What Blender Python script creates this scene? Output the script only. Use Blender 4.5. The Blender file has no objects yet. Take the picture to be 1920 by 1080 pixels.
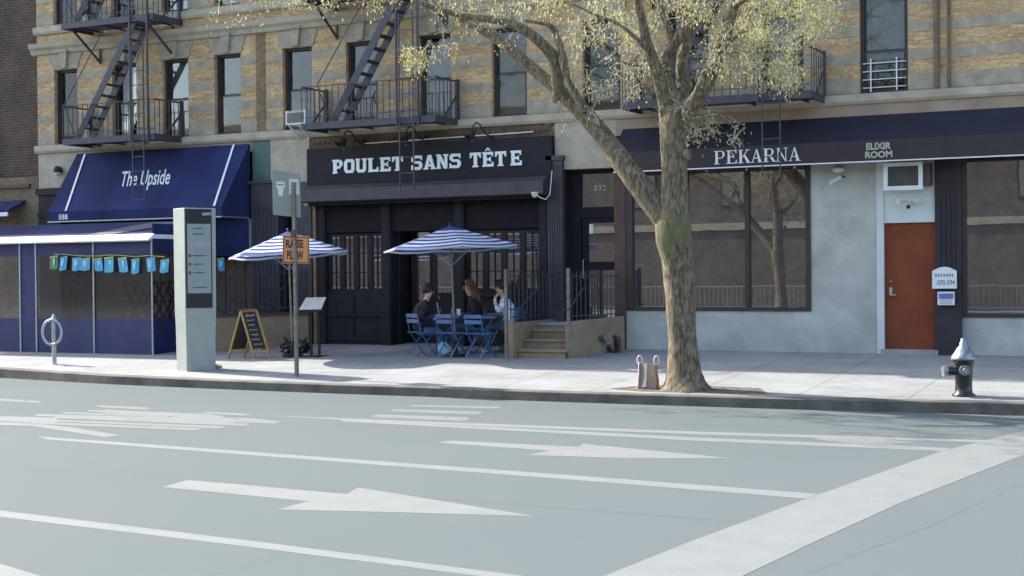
import bpy, math, random
import numpy as np
from mathutils import Vector, Matrix
random.seed(7); R = math.radians
C = bpy.context.scene.collection

# ------------------------------------------------------------------ camera
FPX, VPX, D0, HZ, EYE = 2667.0, 5360.0, 27.6, 508.0, 1.9
phi = math.atan(FPX/VPX); roll = math.atan(50/VPX); pitch = math.atan((540-HZ)/FPX)
cf = np.array([-math.sin(phi)*math.cos(pitch), math.cos(phi)*math.cos(pitch), -math.sin(pitch)])
_r = np.array([math.cos(phi), math.sin(phi), 0.0]); _u = np.cross(_r, cf)
cr = _r*math.cos(roll)-_u*math.sin(roll); cu = _u*math.cos(roll)+_r*math.sin(roll)
CP = np.array([D0*math.sin(phi), -D0*math.cos(phi), EYE])
cam = bpy.data.cameras.new('camera'); co = bpy.data.objects.new('camera', cam); C.objects.link(co)
cam.sensor_width = 36; cam.lens = FPX/1920*36; cam.clip_end = 600
co.matrix_world = Matrix(((cr[0],cu[0],-cf[0],CP[0]),(cr[1],cu[1],-cf[1],CP[1]),(cr[2],cu[2],-cf[2],CP[2]),(0,0,0,1)))
bpy.context.scene.camera = co

# ------------------------------------------------------------------ light
SUN = Vector((1.27, -0.24, -1.0)).normalized()      # travel direction
sc = bpy.context.scene
w = bpy.data.worlds.new('World'); sc.world = w; w.use_nodes = True
nt = w.node_tree; sky = nt.nodes.new('ShaderNodeTexSky'); sky.sky_type = 'NISHITA'; sky.sun_disc = False
sky.sun_elevation = math.asin(-SUN.z); sky.sun_rotation = math.atan2(-SUN.x, -SUN.y)
sky.air_density = 1.0; sky.dust_density = 2.2
nt.links.new(sky.outputs[0], nt.nodes['Background'].inputs[0]); nt.nodes['Background'].inputs[1].default_value = 0.135
sl = bpy.data.lights.new('sun', 'SUN'); sl.energy = 2.9; sl.angle = R(0.5); sl.color = (1.0, 0.95, 0.86)
so = bpy.data.objects.new('sun', sl); C.objects.link(so); so.rotation_euler = SUN.to_track_quat('-Z', 'Y').to_euler()
sc.view_settings.view_transform = 'Standard'; sc.view_settings.look = 'None'
sc.view_settings.gamma = 1; sc.view_settings.exposure = 1.9

# ------------------------------------------------------------------ measuring helpers
KS = .27/5.7
def ray(px, py): return cf + cr*((px-960)/FPX) - cu*((py-540)/FPX)
def F(px, py, Y=0.0):
    r = ray(px, py); return CP + r*((Y-CP[1])/r[1])
def G(px, py, z=0.0):
    r = ray(px, py); return CP + r*((z-CP[2])/r[2])
def S(px, py):
    r = ray(px, py); return CP + r*((.15+(CP[1]+5.7)*KS-CP[2])/(r[2]-r[1]*KS))
def gz(y): return .15+(y+5.7)*KS
def X(px, Y=0.0, py=400): return float(F(px, py, Y)[0])
def Z(px, py, Y=0.0): return float(F(px, py, Y)[2])

# ------------------------------------------------------------------ materials
MC = {}
def mat(name, col, rough=.8, var=.12, scale=6, metal=0, bump=0, spec=.5, col2=None, fine=60, emit=None, detail=4):
    if name in MC: return MC[name]
    m = bpy.data.materials.new(name); m.use_nodes = True; n = m.node_tree.nodes; l = m.node_tree.links
    b = n['Principled BSDF']; b.inputs['Roughness'].default_value = rough; b.inputs['Metallic'].default_value = metal
    b.inputs['Specular IOR Level'].default_value = spec
    tc = n.new('ShaderNodeTexCoord'); no = n.new('ShaderNodeTexNoise'); no.inputs['Scale'].default_value = scale; no.inputs['Detail'].default_value = detail
    l.new(tc.outputs['Object'], no.inputs['Vector'])
    r = n.new('ShaderNodeValToRGB'); r.color_ramp.elements[0].position = .3; r.color_ramp.elements[1].position = .7
    c2 = col2 or tuple(c*(1-var*1.6) for c in col); c1 = col if col2 else tuple(min(1, c*(1+var)) for c in col)
    r.color_ramp.elements[0].color = (*c2, 1); r.color_ramp.elements[1].color = (*c1, 1)
    l.new(no.outputs['Fac'], r.inputs[0])
    n2 = n.new('ShaderNodeTexNoise'); n2.inputs['Scale'].default_value = fine; l.new(tc.outputs['Object'], n2.inputs['Vector'])
    mx = n.new('ShaderNodeMixRGB'); mx.blend_type = 'OVERLAY'; mx.inputs[0].default_value = var*1.6
    l.new(r.outputs[0], mx.inputs[1]); l.new(n2.outputs['Fac'], mx.inputs[2]); l.new(mx.outputs[0], b.inputs['Base Color'])
    if bump:
        bp = n.new('ShaderNodeBump'); bp.inputs['Strength'].default_value = bump; bp.inputs['Distance'].default_value = .02
        l.new(n2.outputs['Fac'], bp.inputs['Height']); l.new(bp.outputs[0], b.inputs['Normal'])
    if emit:
        b.inputs['Emission Color'].default_value = (*emit[:3], 1); b.inputs['Emission Strength'].default_value = emit[3]
    MC[name] = m; return m
def brick(name, cA, cB, cM, sx=.2, sz=.067, noise=(0.5, .25), stain=.35):
    m = bpy.data.materials.new(name); m.use_nodes = True; n = m.node_tree.nodes; l = m.node_tree.links
    b = n['Principled BSDF']; b.inputs['Roughness'].default_value = .88
    tc = n.new('ShaderNodeTexCoord'); sp = n.new('ShaderNodeSeparateXYZ'); cb = n.new('ShaderNodeCombineXYZ')
    ad = n.new('ShaderNodeMath'); ad.operation = 'ADD'
    l.new(tc.outputs['Object'], sp.inputs[0]); l.new(sp.outputs[0], ad.inputs[0]); l.new(sp.outputs[1], ad.inputs[1])
    l.new(ad.outputs[0], cb.inputs[0]); l.new(sp.outputs[2], cb.inputs[1])
    bt = n.new('ShaderNodeTexBrick'); bt.inputs['Scale'].default_value = 1; bt.inputs['Brick Width'].default_value = sx
    bt.inputs['Row Height'].default_value = sz; bt.inputs['Mortar Size'].default_value = .007; bt.inputs['Mortar Smooth'].default_value = .3
    bt.inputs['Color1'].default_value = (*cA, 1); bt.inputs['Color2'].default_value = (*cB, 1); bt.inputs['Mortar'].default_value = (*cM, 1)
    l.new(cb.outputs[0], bt.inputs['Vector'])
    no = n.new('ShaderNodeTexNoise'); no.inputs['Scale'].default_value = 1.3; no.inputs['Detail'].default_value = 8; no.inputs['Roughness'].default_value = .65
    l.new(tc.outputs['Object'], no.inputs['Vector'])
    r = n.new('ShaderNodeValToRGB'); r.color_ramp.elements[0].position = .3; r.color_ramp.elements[1].position = .72
    r.color_ramp.elements[0].color = (1-stain, 1-stain, 1-stain*.9, 1); r.color_ramp.elements[1].color = (1.15, 1.12, 1.08, 1)
    l.new(no.outputs['Fac'], r.inputs[0])
    n3 = n.new('ShaderNodeTexNoise'); n3.inputs['Scale'].default_value = 11; n3.inputs['Detail'].default_value = 3
    mp = n.new('ShaderNodeMapping'); mp.inputs['Scale'].default_value = (1, 1, 2.6); l.new(tc.outputs['Object'], mp.inputs[0]); l.new(mp.outputs[0], n3.inputs['Vector'])
    r3 = n.new('ShaderNodeValToRGB'); r3.color_ramp.elements[0].position = .35; r3.color_ramp.elements[1].position = .65
    r3.color_ramp.elements[0].color = (.66, .6, .55, 1); r3.color_ramp.elements[1].color = (1.2, 1.12, 1, 1)
    l.new(n3.outputs['Fac'], r3.inputs[0])
    m1 = n.new('ShaderNodeMixRGB'); m1.blend_type = 'MULTIPLY'; m1.inputs[0].default_value = 1
    m2 = n.new('ShaderNodeMixRGB'); m2.blend_type = 'MULTIPLY'; m2.inputs[0].default_value = .8
    l.new(bt.outputs['Color'], m1.inputs[1]); l.new(r.outputs[0], m1.inputs[2]); l.new(m1.outputs[0], m2.inputs[1]); l.new(r3.outputs[0], m2.inputs[2])
    l.new(m2.outputs[0], b.inputs['Base Color'])
    bp = n.new('ShaderNodeBump'); bp.inputs['Strength'].default_value = .6; bp.inputs['Distance'].default_value = .008; bp.invert = True
    l.new(bt.outputs['Fac'], bp.inputs['Height']); l.new(bp.outputs[0], b.inputs['Normal'])
    MC[name] = m; return m
def glass(name, body, refl=.2, clear=0.0, rough=.02):
    m = bpy.data.materials.new(name); m.use_nodes = True; n = m.node_tree.nodes; l = m.node_tree.links
    n.remove(n['Principled BSDF']); out = n['Material Output']
    df = n.new('ShaderNodeBsdfDiffuse'); df.inputs[0].default_value = (*body, 1)
    tr = n.new('ShaderNodeBsdfTransparent'); tr.inputs[0].default_value = (.92, .93, .93, 1)
    gl = n.new('ShaderNodeBsdfGlossy'); gl.inputs['Roughness'].default_value = rough; gl.inputs[0].default_value = (1, 1, 1, 1)
    a = n.new('ShaderNodeMixShader'); a.inputs[0].default_value = clear; l.new(df.outputs[0], a.inputs[1]); l.new(tr.outputs[0], a.inputs[2])
    fr = n.new('ShaderNodeFresnel'); fr.inputs[0].default_value = 1.5
    ma = n.new('ShaderNodeMath'); ma.operation = 'MULTIPLY_ADD'; ma.inputs[1].default_value = 1.0; ma.inputs[2].default_value = refl-.04; ma.use_clamp = True
    l.new(fr.outputs[0], ma.inputs[0])
    tc = n.new('ShaderNodeTexCoord'); no = n.new('ShaderNodeTexNoise'); no.inputs['Scale'].default_value = 1.1
    bp = n.new('ShaderNodeBump'); bp.inputs['Strength'].default_value = .02; bp.inputs['Distance'].default_value = .02
    l.new(tc.outputs['Object'], no.inputs['Vector']); l.new(no.outputs['Fac'], bp.inputs['Height']); l.new(bp.outputs[0], gl.inputs['Normal'])
    b = n.new('ShaderNodeMixShader'); l.new(ma.outputs[0], b.inputs[0]); l.new(a.outputs[0], b.inputs[1]); l.new(gl.outputs[0], b.inputs[2])
    l.new(b.outputs[0], out.inputs[0]); MC[name] = m; return m

m_asphalt = mat('asphalt', (.094, .113, .114), .95, .10, .22, col2=(.088, .107, .109), fine=130, bump=.25, detail=10, spec=.3)
m_paint = mat('road_paint', (.165, .172, .166), .85, .10, 3.0, col2=(.14, .15, .146), fine=40, detail=8)
m_paintw = mat('worn_road_paint', (.145, .155, .151), .85, .12, 2.2, col2=(.12, .132, .13), fine=30, detail=8)
def wear(m, lo, sc):
    n = m.node_tree.nodes; l = m.node_tree.links; b = n['Principled BSDF']; tc = n.new('ShaderNodeTexCoord'); no = n.new('ShaderNodeTexNoise'); no.inputs['Scale'].default_value = sc; no.inputs['Detail'].default_value = 12; no.inputs['Roughness'].default_value = .75
    l.new(tc.outputs['Object'], no.inputs['Vector']); r = n.new('ShaderNodeValToRGB'); r.color_ramp.elements[0].position = lo; r.color_ramp.elements[1].position = lo+.07
    l.new(no.outputs['Fac'], r.inputs[0]); t = n.new('ShaderNodeBsdfTransparent'); mx = n.new('ShaderNodeMixShader'); l.new(r.outputs[0], mx.inputs[0]); l.new(t.outputs[0], mx.inputs[1]); l.new(b.outputs[0], mx.inputs[2]); l.new(mx.outputs[0], n['Material Output'].inputs[0])
wear(m_paint, .30, 5); wear(m_paintw, .33, 3)
m_kerb = mat('kerb_stone', (.12, .113, .09), .85, .25, 3, bump=.4)
m_conc = mat('concrete', (.33, .33, .315), .85, .12, 2.2, bump=.2, detail=8)
m_grey = mat('grey_render', (.45, .465, .42), .85, .12, 1.1, bump=.1, detail=8)
m_white = mat('white_render', (.58, .63, .6), .8, .06, 2)
m_stone = mat('limestone', (.42, .37, .27), .85, .14, 3, bump=.15, detail=8)
m_bstone = mat('stone_band', (.34, .30, .215), .85, .16, 5, bump=.15, detail=8)
m_pinkst = mat('peach_render', (.33, .25, .175), .85, .12, 2)
m_tan = mat('tan_stucco', (.30, .225, .145), .9, .12, 3, bump=.2, detail=8)
m_brick = brick('yellow_brick', (.62, .46, .23), (.44, .29, .15), (.44, .38, .28), .21, .07, stain=.25)
m_brickd = brick('weathered_brick', (.21, .14, .07), (.13, .095, .055), (.2, .17, .12), stain=.6)
m_brickb = brick('dark_brown_brick', (.10, .066, .045), (.065, .042, .034), (.16, .13, .11), stain=.4)
m_brickr = brick('red_brown_brick', (.2, .165, .145), (.15, .12, .105), (.26, .24, .22), stain=.5)
m_bricks = brick('sandy_brick', (.24, .19, .12), (.2, .16, .1), (.24, .2, .15), stain=.5)
m_frame = mat('dark_window_frame', (.035, .028, .024), .5, .15, 8)
m_iron = mat('fire_escape_paint', (.05, .05, .064), .55, .2, 12)
m_blackp = mat('charcoal_paint', (.022, .019, .024), .7, .12, 5, spec=.25)
m_blackm = mat('charcoal_panel', (.018, .015, .02), .8, .12, 5, spec=.25)
m_slate = mat('slate_metal', (.052, .048, .058), .6, .15, 4)
m_blue = mat('blue_canvas', (.022, .030, .096), .9, .2, 1.2, fine=150, spec=.2, bump=.1)
m_blues = mat('blue_panel', (.036, .037, .105), .75, .12, 2.5)
m_navy = mat('navy_canvas', (.010, .010, .024), .85, .12, 3)
m_valance = mat('brown_black_valance', (.035, .027, .031), .8, .1, 3)
m_whitep = mat('white_paint', (.72, .75, .76), .6, .05, 6)
m_letter = mat('white_lettering', (.78, .84, .82), .6, .05, 6)
m_cream = mat('cream_lettering', (.42, .42, .33), .6, .05, 6)
m_door = mat('rust_orange_paint', (.21, .05, .016), .85, .06, 3)
m_rust = mat('reddish_brown_paint', (.085, .04, .028), .6, .2, 4)
m_bark = mat('bark', (.235, .19, .12), .95, .22, 8, col2=(.12, .095, .06), fine=60, bump=.9, detail=9)
m_alu = mat('kiosk_metal', (.31, .35, .32), .5, .06, 5, metal=.2)
m_galv = mat('galvanised_steel', (.42, .46, .46), .4, .12, 12, metal=.6)
m_post = mat('weathered_steel', (.2, .19, .16), .5, .2, 10, metal=.4)
m_orange = mat('orange_sheeting', (.68, .27, .10), .6, .06, 8)
m_ink = mat('black_ink', (.012, .012, .014), .6, .05, 6)
m_chair = mat('blue_metal', (.045, .12, .27), .45, .1, 10)
m_wood = mat('pine_frame', (.42, .26, .09), .6, .2, 20)
m_chalkb = mat('chalkboard', (.014, .013, .015), .7, .1, 5)
m_chalk = mat('chalk', (.5, .5, .47), .9, .2, 30)
m_bagb = mat('black_plastic', (.012, .012, .013), .3, .1, 8)
m_paper = mat('brown_paper', (.42, .31, .21), .8, .12, 10)
m_plastic = mat('white_plastic', (.62, .6, .58), .5, .06, 8)
m_skin = mat('skin', (.55, .34, .24), .55, .06, 12)
m_jack = mat('dark_purple_cloth', (.02, .015, .026), .85, .2, 8)
m_jeans = mat('blue_denim', (.075, .12, .22), .9, .2, 9)
m_hair = mat('dark_brown_hair', (.018, .012, .01), .6, .3, 30)
m_aub = mat('auburn_hair', (.14, .055, .02), .55, .3, 30)
m_shoe = mat('white_shoe', (.6, .6, .58), .6, .06, 9)
m_dark = mat('dark_interior', (.012, .011, .013), .9, .1, 4)
m_dim = mat('dim_interior', (.06, .05, .042), .9, .3, 1.5)
m_soil = mat('soil', (.14, .115, .085), .95, .4, 9, bump=1)
m_curt = mat('pale_curtain', (.4, .42, .38), .8, .15, 2)
m_blind = mat('grey_blind', (.2, .19, .165), .8, .1, 3)
m_pglass = glass('shop_glass', (.045, .046, .045), .23, 0.0, .008)
m_wglass = glass('window_glass', (.02, .02, .02), .035, .85)
m_vinyl = glass('clear_vinyl', (.12, .12, .13), .07, .86, .08)

# ------------------------------------------------------------------ mesh builder
class MB:
    def __init__(s): s.v = []; s.f = []; s.m = []
    def add(s, vs, fs, mi=0):
        o = len(s.v); s.v += [tuple(map(float, p)) for p in vs]; s.f += [tuple(i+o for i in f) for f in fs]; s.m += [mi]*len(fs); return s
    def box(s, x0, y0, z0, x1, y1, z1, mi=0):
        x0, x1 = sorted((x0, x1)); y0, y1 = sorted((y0, y1)); z0, z1 = sorted((z0, z1))
        return s.add([(x0,y0,z0),(x1,y0,z0),(x1,y1,z0),(x0,y1,z0),(x0,y0,z1),(x1,y0,z1),(x1,y1,z1),(x0,y1,z1)],
              [(0,3,2,1),(4,5,6,7),(0,1,5,4),(1,2,6,5),(2,3,7,6),(3,0,4,7)], mi)
    def prism(s, pts, vec, mi=0):       # planar polygon swept by vec
        n = len(pts); v = Vector(vec); a = [Vector(p) for p in pts]
        fs = [tuple(range(n-1, -1, -1)), tuple(range(n, 2*n))]+[(i, (i+1) % n, n+(i+1) % n, n+i) for i in range(n)]
        return s.add(a+[p+v for p in a], fs, mi)
    def tube(s, pts, r, n=8, mi=0, cap=True):
        P = [Vector(p) for p in pts]; rr = r if isinstance(r, (list, tuple)) else [r]*len(P)
        vs = []; up = Vector((0, 0, 1)); prev = None
        for i, p in enumerate(P):
            d = (P[min(i+1, len(P)-1)]-P[max(i-1, 0)]).normalized()
            if prev is None:
                a = d.cross(up if abs(d.z) < .95 else Vector((1, 0, 0))).normalized()
            else:
                a = (prev-d*prev.dot(d)).normalized()
            prev = a; b = d.cross(a)
            vs += [p+(a*math.cos(2*math.pi*k/n)+b*math.sin(2*math.pi*k/n))*rr[i] for k in range(n)]
        fs = [(i*n+k, i*n+(k+1) % n, (i+1)*n+(k+1) % n, (i+1)*n+k) for i in range(len(P)-1) for k in range(n)]
        if cap: fs += [tuple(range(n-1, -1, -1)), tuple((len(P)-1)*n+k for k in range(n))]
        return s.add(vs, fs, mi)
    def bar(s, a, b, w, h=None, mi=0, up=(0, 0, 1)):      # rectangular bar from a to b
        a = Vector(a); b = Vector(b); h = h or w; d = (b-a).normalized(); u = Vector(up)
        if abs(d.dot(u)) > .98: u = Vector((0, 1, 0))
        x = d.cross(u).normalized()*w/2; y = x.cross(d).normalized()*h/2
        vs = [a-x-y, a+x-y, a+x+y, a-x+y, b-x-y, b+x-y, b+x+y, b-x+y]
        return s.add(vs, [(0,1,2,3),(7,6,5,4),(0,4,5,1),(1,5,6,2),(2,6,7,3),(3,7,4,0)], mi)
    def lathe(s, c, prof, n=20, mi=0):
        vs = [(c[0]+r*math.cos(2*math.pi*k/n), c[1]+r*math.sin(2*math.pi*k/n), c[2]+z) for r, z in prof for k in range(n)]
        fs = [(i*n+k, i*n+(k+1) % n, (i+1)*n+(k+1) % n, (i+1)*n+k) for i in range(len(prof)-1) for k in range(n)]
        fs += [tuple(range(n-1, -1, -1)), tuple((len(prof)-1)*n+k for k in range(n))]
        return s.add(vs, fs, mi)
    def ball(s, c, r, n=10, mi=0, sq=(1, 1, 1)):
        vs = []; m = max(5, n//2+2)
        for i in range(m+1):
            t = math.pi*i/m
            for k in range(n):
                a = 2*math.pi*k/n; q = max(math.sin(t), .02)
                vs.append((c[0]+r*sq[0]*q*math.cos(a), c[1]+r*sq[1]*q*math.sin(a), c[2]-r*sq[2]*math.cos(t)))
        fs = [(i*n+k, i*n+(k+1) % n, (i+1)*n+(k+1) % n, (i+1)*n+k) for i in range(m) for k in range(n)]
        return s.add(vs, fs, mi)
    def build(s, name, mats, parent=None, smooth=False, bevel=0):
        me = bpy.data.meshes.new(name); me.from_pydata(s.v, [], s.f)
        mats = mats if isinstance(mats, (list, tuple)) else [mats]
        for m in mats: me.materials.append(m)
        me.polygons.foreach_set('material_index', s.m)
        if smooth: me.polygons.foreach_set('use_smooth', [True]*len(s.f))
        me.update(); return link(name, me, parent, bevel)
def link(name, me, parent=None, bevel=0):
    o = bpy.data.objects.new(name, me); C.objects.link(o)
    if parent is not None:
        o.parent = parent
        if parent.type == 'EMPTY': o.matrix_parent_inverse = Matrix.Translation(-parent.location)
    if bevel:
        b = o.modifiers.new('bevel', 'BEVEL'); b.width = bevel; b.segments = 2; b.limit_method = 'ANGLE'
    return o
def tag(o, label, cat, group=None):
    o['label'] = label; o['category'] = cat
    if group: o['group'] = group
    return o
def thing(name, label, cat, loc, group=None):
    o = bpy.data.objects.new(name, None); o.empty_display_size = .1; C.objects.link(o); o.location = Vector([float(c) for c in loc]); return tag(o, label, cat, group)
def struct(o, kind='structure'): o['kind'] = kind; return o
def copy_tree(o, parent=None):
    c = o.copy(); C.objects.link(c); inv = o.matrix_parent_inverse.copy(); c.parent = parent; c.matrix_parent_inverse = inv
    for ch in o.children: copy_tree(ch, c)
    return c
def text_verts(s, bold=0.0, spacing=1.0):
    cu_ = bpy.data.curves.new('t', 'FONT'); cu_.body = s; cu_.size = 1; cu_.offset = bold; cu_.space_character = spacing; cu_.resolution_u = 3
    to = bpy.data.objects.new('t', cu_); C.objects.link(to); dg = bpy.context.evaluated_depsgraph_get(); dg.update()
    me = bpy.data.meshes.new_from_object(to.evaluated_get(dg)); vs = [tuple(v.co) for v in me.vertices]; fs = [tuple(p.vertices) for p in me.polygons]
    bpy.data.objects.remove(to); bpy.data.meshes.remove(me); return vs, fs
def text(mb, s, o, rv, uv, bold=0.0, shear=0.0, mi=0, spacing=1.0, off=.0):
    # fits the string's box to origin o, width vector rv, height vector uv
    vs, fs = text_verts(s, bold, spacing); xs = [v[0] for v in vs]; ys = [v[1] for v in vs]
    x0, x1, y0, y1 = min(xs), max(xs), min(ys), max(ys); o = Vector([float(c) for c in o]); rv = Vector([float(c) for c in rv]); uv = Vector([float(c) for c in uv])
    nrm = rv.cross(uv).normalized()*off
    mb.add([o+nrm+rv*((v[0]-x0)/(x1-x0))+uv*((v[1]-y0)/(y1-y0))+rv*(shear*(v[1]-y0)/(y1-y0)) for v in vs], fs, mi)
def lerp(a, b, t): return tuple(a[i]+(b[i]-a[i])*t for i in range(len(a)))

# ------------------------------------------------------------------ ground, road, pavement
g = MB(); g.add([(-250,-250,-.05),(250,-250,-.05),(250,250,-.05),(-250,250,-.05)], [(0,1,2,3)]); struct(g.build('ground', m_asphalt))
g = MB(); g.add([(-90,-26,0),(70,-26,0),(70,-4.6,0),(-90,-4.6,0)], [(0,1,2,3)]); road = struct(g.build('road', m_asphalt))
kp = [S(*p) for p in [(0,691),(100,697.5),(200,704),(333,710),(480,716),(640,721.5),(800,726.5),(1000,734),(1200,740),(1500,748),(1700,752),(1870,755)]]
kx = [-90, -14]+[float(p[0]) for p in kp]+[14, 70]; ky = [float(kp[0][1])+.1]*2+[float(p[1]) for p in kp]+[float(kp[-1][1])]*2
kz = [gz(y) for y in ky]
g = MB()
KW = .18
for i in range(len(kx)-1):
    a, b = (kx[i], ky[i], kz[i]), (kx[i+1], ky[i+1], kz[i+1])
    t = .012
    vs = [(a[0],a[1]-.015,-.02),(b[0],b[1]-.015,-.02),(b[0],b[1],b[2]-t),(a[0],a[1],a[2]-t),(a[0],a[1]+t,a[2]+.001),(b[0],b[1]+t,b[2]+.001),(b[0],b[1]+KW,b[2]+.006),(a[0],a[1]+KW,a[2]+.006)]
    g.add(vs, [(0,1,2,3),(3,2,5,4),(4,5,6,7)])
struct(g.build('kerb', m_kerb))
def slab_mat():
    m = mat('pavement_concrete', (.27, .277, .27), .85, .10, .8, col2=(.23, .238, .235), fine=70, detail=8); n = m.node_tree.nodes; l = m.node_tree.links
    b = n['Principled BSDF']; src = b.inputs['Base Color'].links[0].from_socket
    tc = n.new('ShaderNodeTexCoord'); mp = n.new('ShaderNodeMapping'); mp.inputs['Location'].default_value = (.4, .1, 0)
    bt = n.new('ShaderNodeTexBrick'); bt.offset = 0; bt.inputs['Scale'].default_value = 1; bt.inputs['Brick Width'].default_value = 1.5; bt.inputs['Row Height'].default_value = 1.5
    bt.inputs['Mortar Size'].default_value = .012; bt.inputs['Color1'].default_value = (1,1,1,1); bt.inputs['Color2'].default_value = (.9,.9,.92,1); bt.inputs['Mortar'].default_value = (.55,.52,.5,1)
    l.new(tc.outputs['Object'], mp.inputs[0]); l.new(mp.outputs[0], bt.inputs['Vector'])
    mx = n.new('ShaderNodeMixRGB'); mx.blend_type = 'MULTIPLY'; mx.inputs[0].default_value = 1; l.new(src, mx.inputs[1]); l.new(bt.outputs[0], mx.inputs[2]); l.new(mx.outputs[0], b.inputs['Base Color'])
    return m
m_slab = slab_mat()
def spots(m, sc, thr, dark, amount=1.0):
    n = m.node_tree.nodes; l = m.node_tree.links; b = n['Principled BSDF']; src = b.inputs['Base Color'].links[0].from_socket
    tc = n.new('ShaderNodeTexCoord'); v = n.new('ShaderNodeTexVoronoi'); v.inputs['Scale'].default_value = sc; l.new(tc.outputs['Object'], v.inputs['Vector'])
    r = n.new('ShaderNodeValToRGB'); r.color_ramp.elements[0].position = thr; r.color_ramp.elements[1].position = thr*1.5; r.color_ramp.elements[0].color = (dark,dark,dark,1); r.color_ramp.elements[1].color = (1,1,1,1); l.new(v.outputs['Distance'], r.inputs[0])
    no = n.new('ShaderNodeTexNoise'); no.inputs['Scale'].default_value = 1.7; no.inputs['Detail'].default_value = 9; no.inputs['Roughness'].default_value = .7; l.new(tc.outputs['Object'], no.inputs['Vector'])
    r2 = n.new('ShaderNodeValToRGB'); r2.color_ramp.elements[0].position = .33; r2.color_ramp.elements[1].position = .55; r2.color_ramp.elements[0].color = (.8,.8,.79,1); r2.color_ramp.elements[1].color = (1.03,1.03,1.03,1); l.new(no.outputs['Fac'], r2.inputs[0])
    m1 = n.new('ShaderNodeMixRGB'); m1.blend_type = 'MULTIPLY'; m1.inputs[0].default_value = amount; l.new(src, m1.inputs[1]); l.new(r.outputs[0], m1.inputs[2])
    m2 = n.new('ShaderNodeMixRGB'); m2.blend_type = 'MULTIPLY'; m2.inputs[0].default_value = 1; l.new(m1.outputs[0], m2.inputs[1]); l.new(r2.outputs[0], m2.inputs[2]); l.new(m2.outputs[0], b.inputs['Base Color'])
spots(m_slab, 2.6, .07, .72); spots(m_grey, 3.0, .02, .8, .4); spots(m_door, 2.0, .02, .8, .3); spots(m_kerb, 2.0, .05, .8); 
g = MB()
for i in range(len(kx)-1):
    g.add([(kx[i],ky[i]+KW,kz[i]+KW*KS),(kx[i+1],ky[i+1]+KW,kz[i+1]+KW*KS),(kx[i+1],.6,gz(.6)),(kx[i],.6,gz(.6))], [(0,1,2,3)])
struct(g.build('pavement', m_slab))
g = MB(); g.box(-90,-34,-.02,70,-22.5,.14); struct(g.build('far_pavement', m_slab))
m_seam = mat('tar_seam', (.062, .075, .076), .9, .1, 8)
def seam(p0, p1, w_, sd):
    rr = random.Random(sd); a = G(*p0, .0008); c = G(*p1, .0008); n = 40; b = MB(); off = 0; L_ = []
    for k in range(n+1):
        off = off*.9+rr.uniform(-.02,.02); p = a+(c-a)*k/n; ww = w_*rr.uniform(.5,1.3); L_.append((p[0]+off, p[1]+off, .0008, ww))
    for k in range(n): x0,y0,z,w0 = L_[k]; x1,y1,_,w1 = L_[k+1]; b.add([(x0,y0-w0,z),(x1,y1-w1,z),(x1,y1+w1,z),(x0,y0+w0,z)], [(0,1,2,3)])
    b.build('tar_seam', m_seam, road)
seam((-40,872),(1480,985),.008,1); seam((1250,795),(1900,812),.01,2); seam((380,1085),(620,1010),.006,3); seam((1500,1085),(1925,905),.008,4)
# markings (children of the road, flush sheets)
def marking(name, polys, m, z=.004):
    z = .0012+(z-.004)*.12
    b = MB()
    for k, pl in enumerate(polys):
        b.add([G(*p, z+.0001*k) for p in pl], [tuple(range(len(pl)))])
    return b.build(name, m, road)
marking('road_arrow', [[(305,913),(352,900),(605,922),(650,926),(672,914),(1005,968),(760,961),(520,955),(578,940)]], m_paint, .006)
marking('road_arrow', [[(820,830),(846,826),(1087,838),(1092,832),(1370,859),(1170,859),(990,853),(1030,845)]], m_paint, .006)
marking('road_arrow', [[(1518,822),(1600,820),(1660,824),(1720,830),(1668,832),(1722,840),(1640,838)]], m_paintw, .008)
marking('lane_line', [[(70,818),(1100,893),(1535,926),(1512,935),(1080,900),(90,824)]], m_paint)
marking('lane_line', [[(-60,949),(0,957),(480,1015),(960,1077),(1080,1093),(1000,1093),(875,1077),(440,1022),(0,969),(-60,961)]], m_paint)
marking('lane_line', [[(-60,1036),(0,1057),(80,1081),(200,1120),(60,1120),(-60,1080)]], m_paint)
marking('lane_line', [[(488,778),(700,786.5),(960,796),(1300,809),(1880,826),(1880,831),(1300,814),(960,801),(700,790.5)]], m_paint, .004)
marking('lane_line', [[(640,787),(960,802.5),(1300,820),(1780,840),(1780,846),(1300,826),(960,807.5),(640,790)]], m_paint, .0055)
marking('stop_line', [[(1020,1120),(1130,1081),(1300,1013),(1535,927),(1765,846),(1890,815),(1960,800),(1960,838),(1885,866),(1690,942),(1540,1010),(1390,1081),(1310,1120)]], m_paint, .010)
def stripe(x0, y0, x1, y1, h=3.2):
    s = 8; return [(x0,y0+h*.5),(x0+s,y0),(x1-s*.5,y1-h*.3),(x1,y1+h*.3),(x1-s*1.5,y1+h),(x0+s*.5,y0+h)]
z1 = [(180,760,282,765,3),(163,768.5,400,777,3),(115,772.5,480,785.5,3),(65,776,525,790,4),(240,775,500,787.5,5),(100,780.5,470,795,3.6),(95,787,422,800,3.2),(60,791,376,803.5,3.4),
      (378,772,470,776.5,3),(-40,779,110,786,9),(190,768,420,781,6),(200,781,440,791,4)]
marking('bus_lane_lettering', [stripe(*a) for a in z1], m_paintw, .004)
marking('bus_lane_lettering', [[(-40,790),(70,794),(140,802),(225,816),(195,820),(120,808),(60,799),(-40,796)]], m_paintw, .016)
marking('lane_line', [[(-40,746),(0,747.5),(78,752),(70,755),(0,751),(-40,749.5)]], m_paintw)
z2 = [(768,759,940,763,3.0),(732,767,905,773,4),(698,777,880,784,5.5)]
marking('bus_lane_lettering', [stripe(*a) for a in z2], m_paintw, .004)

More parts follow.
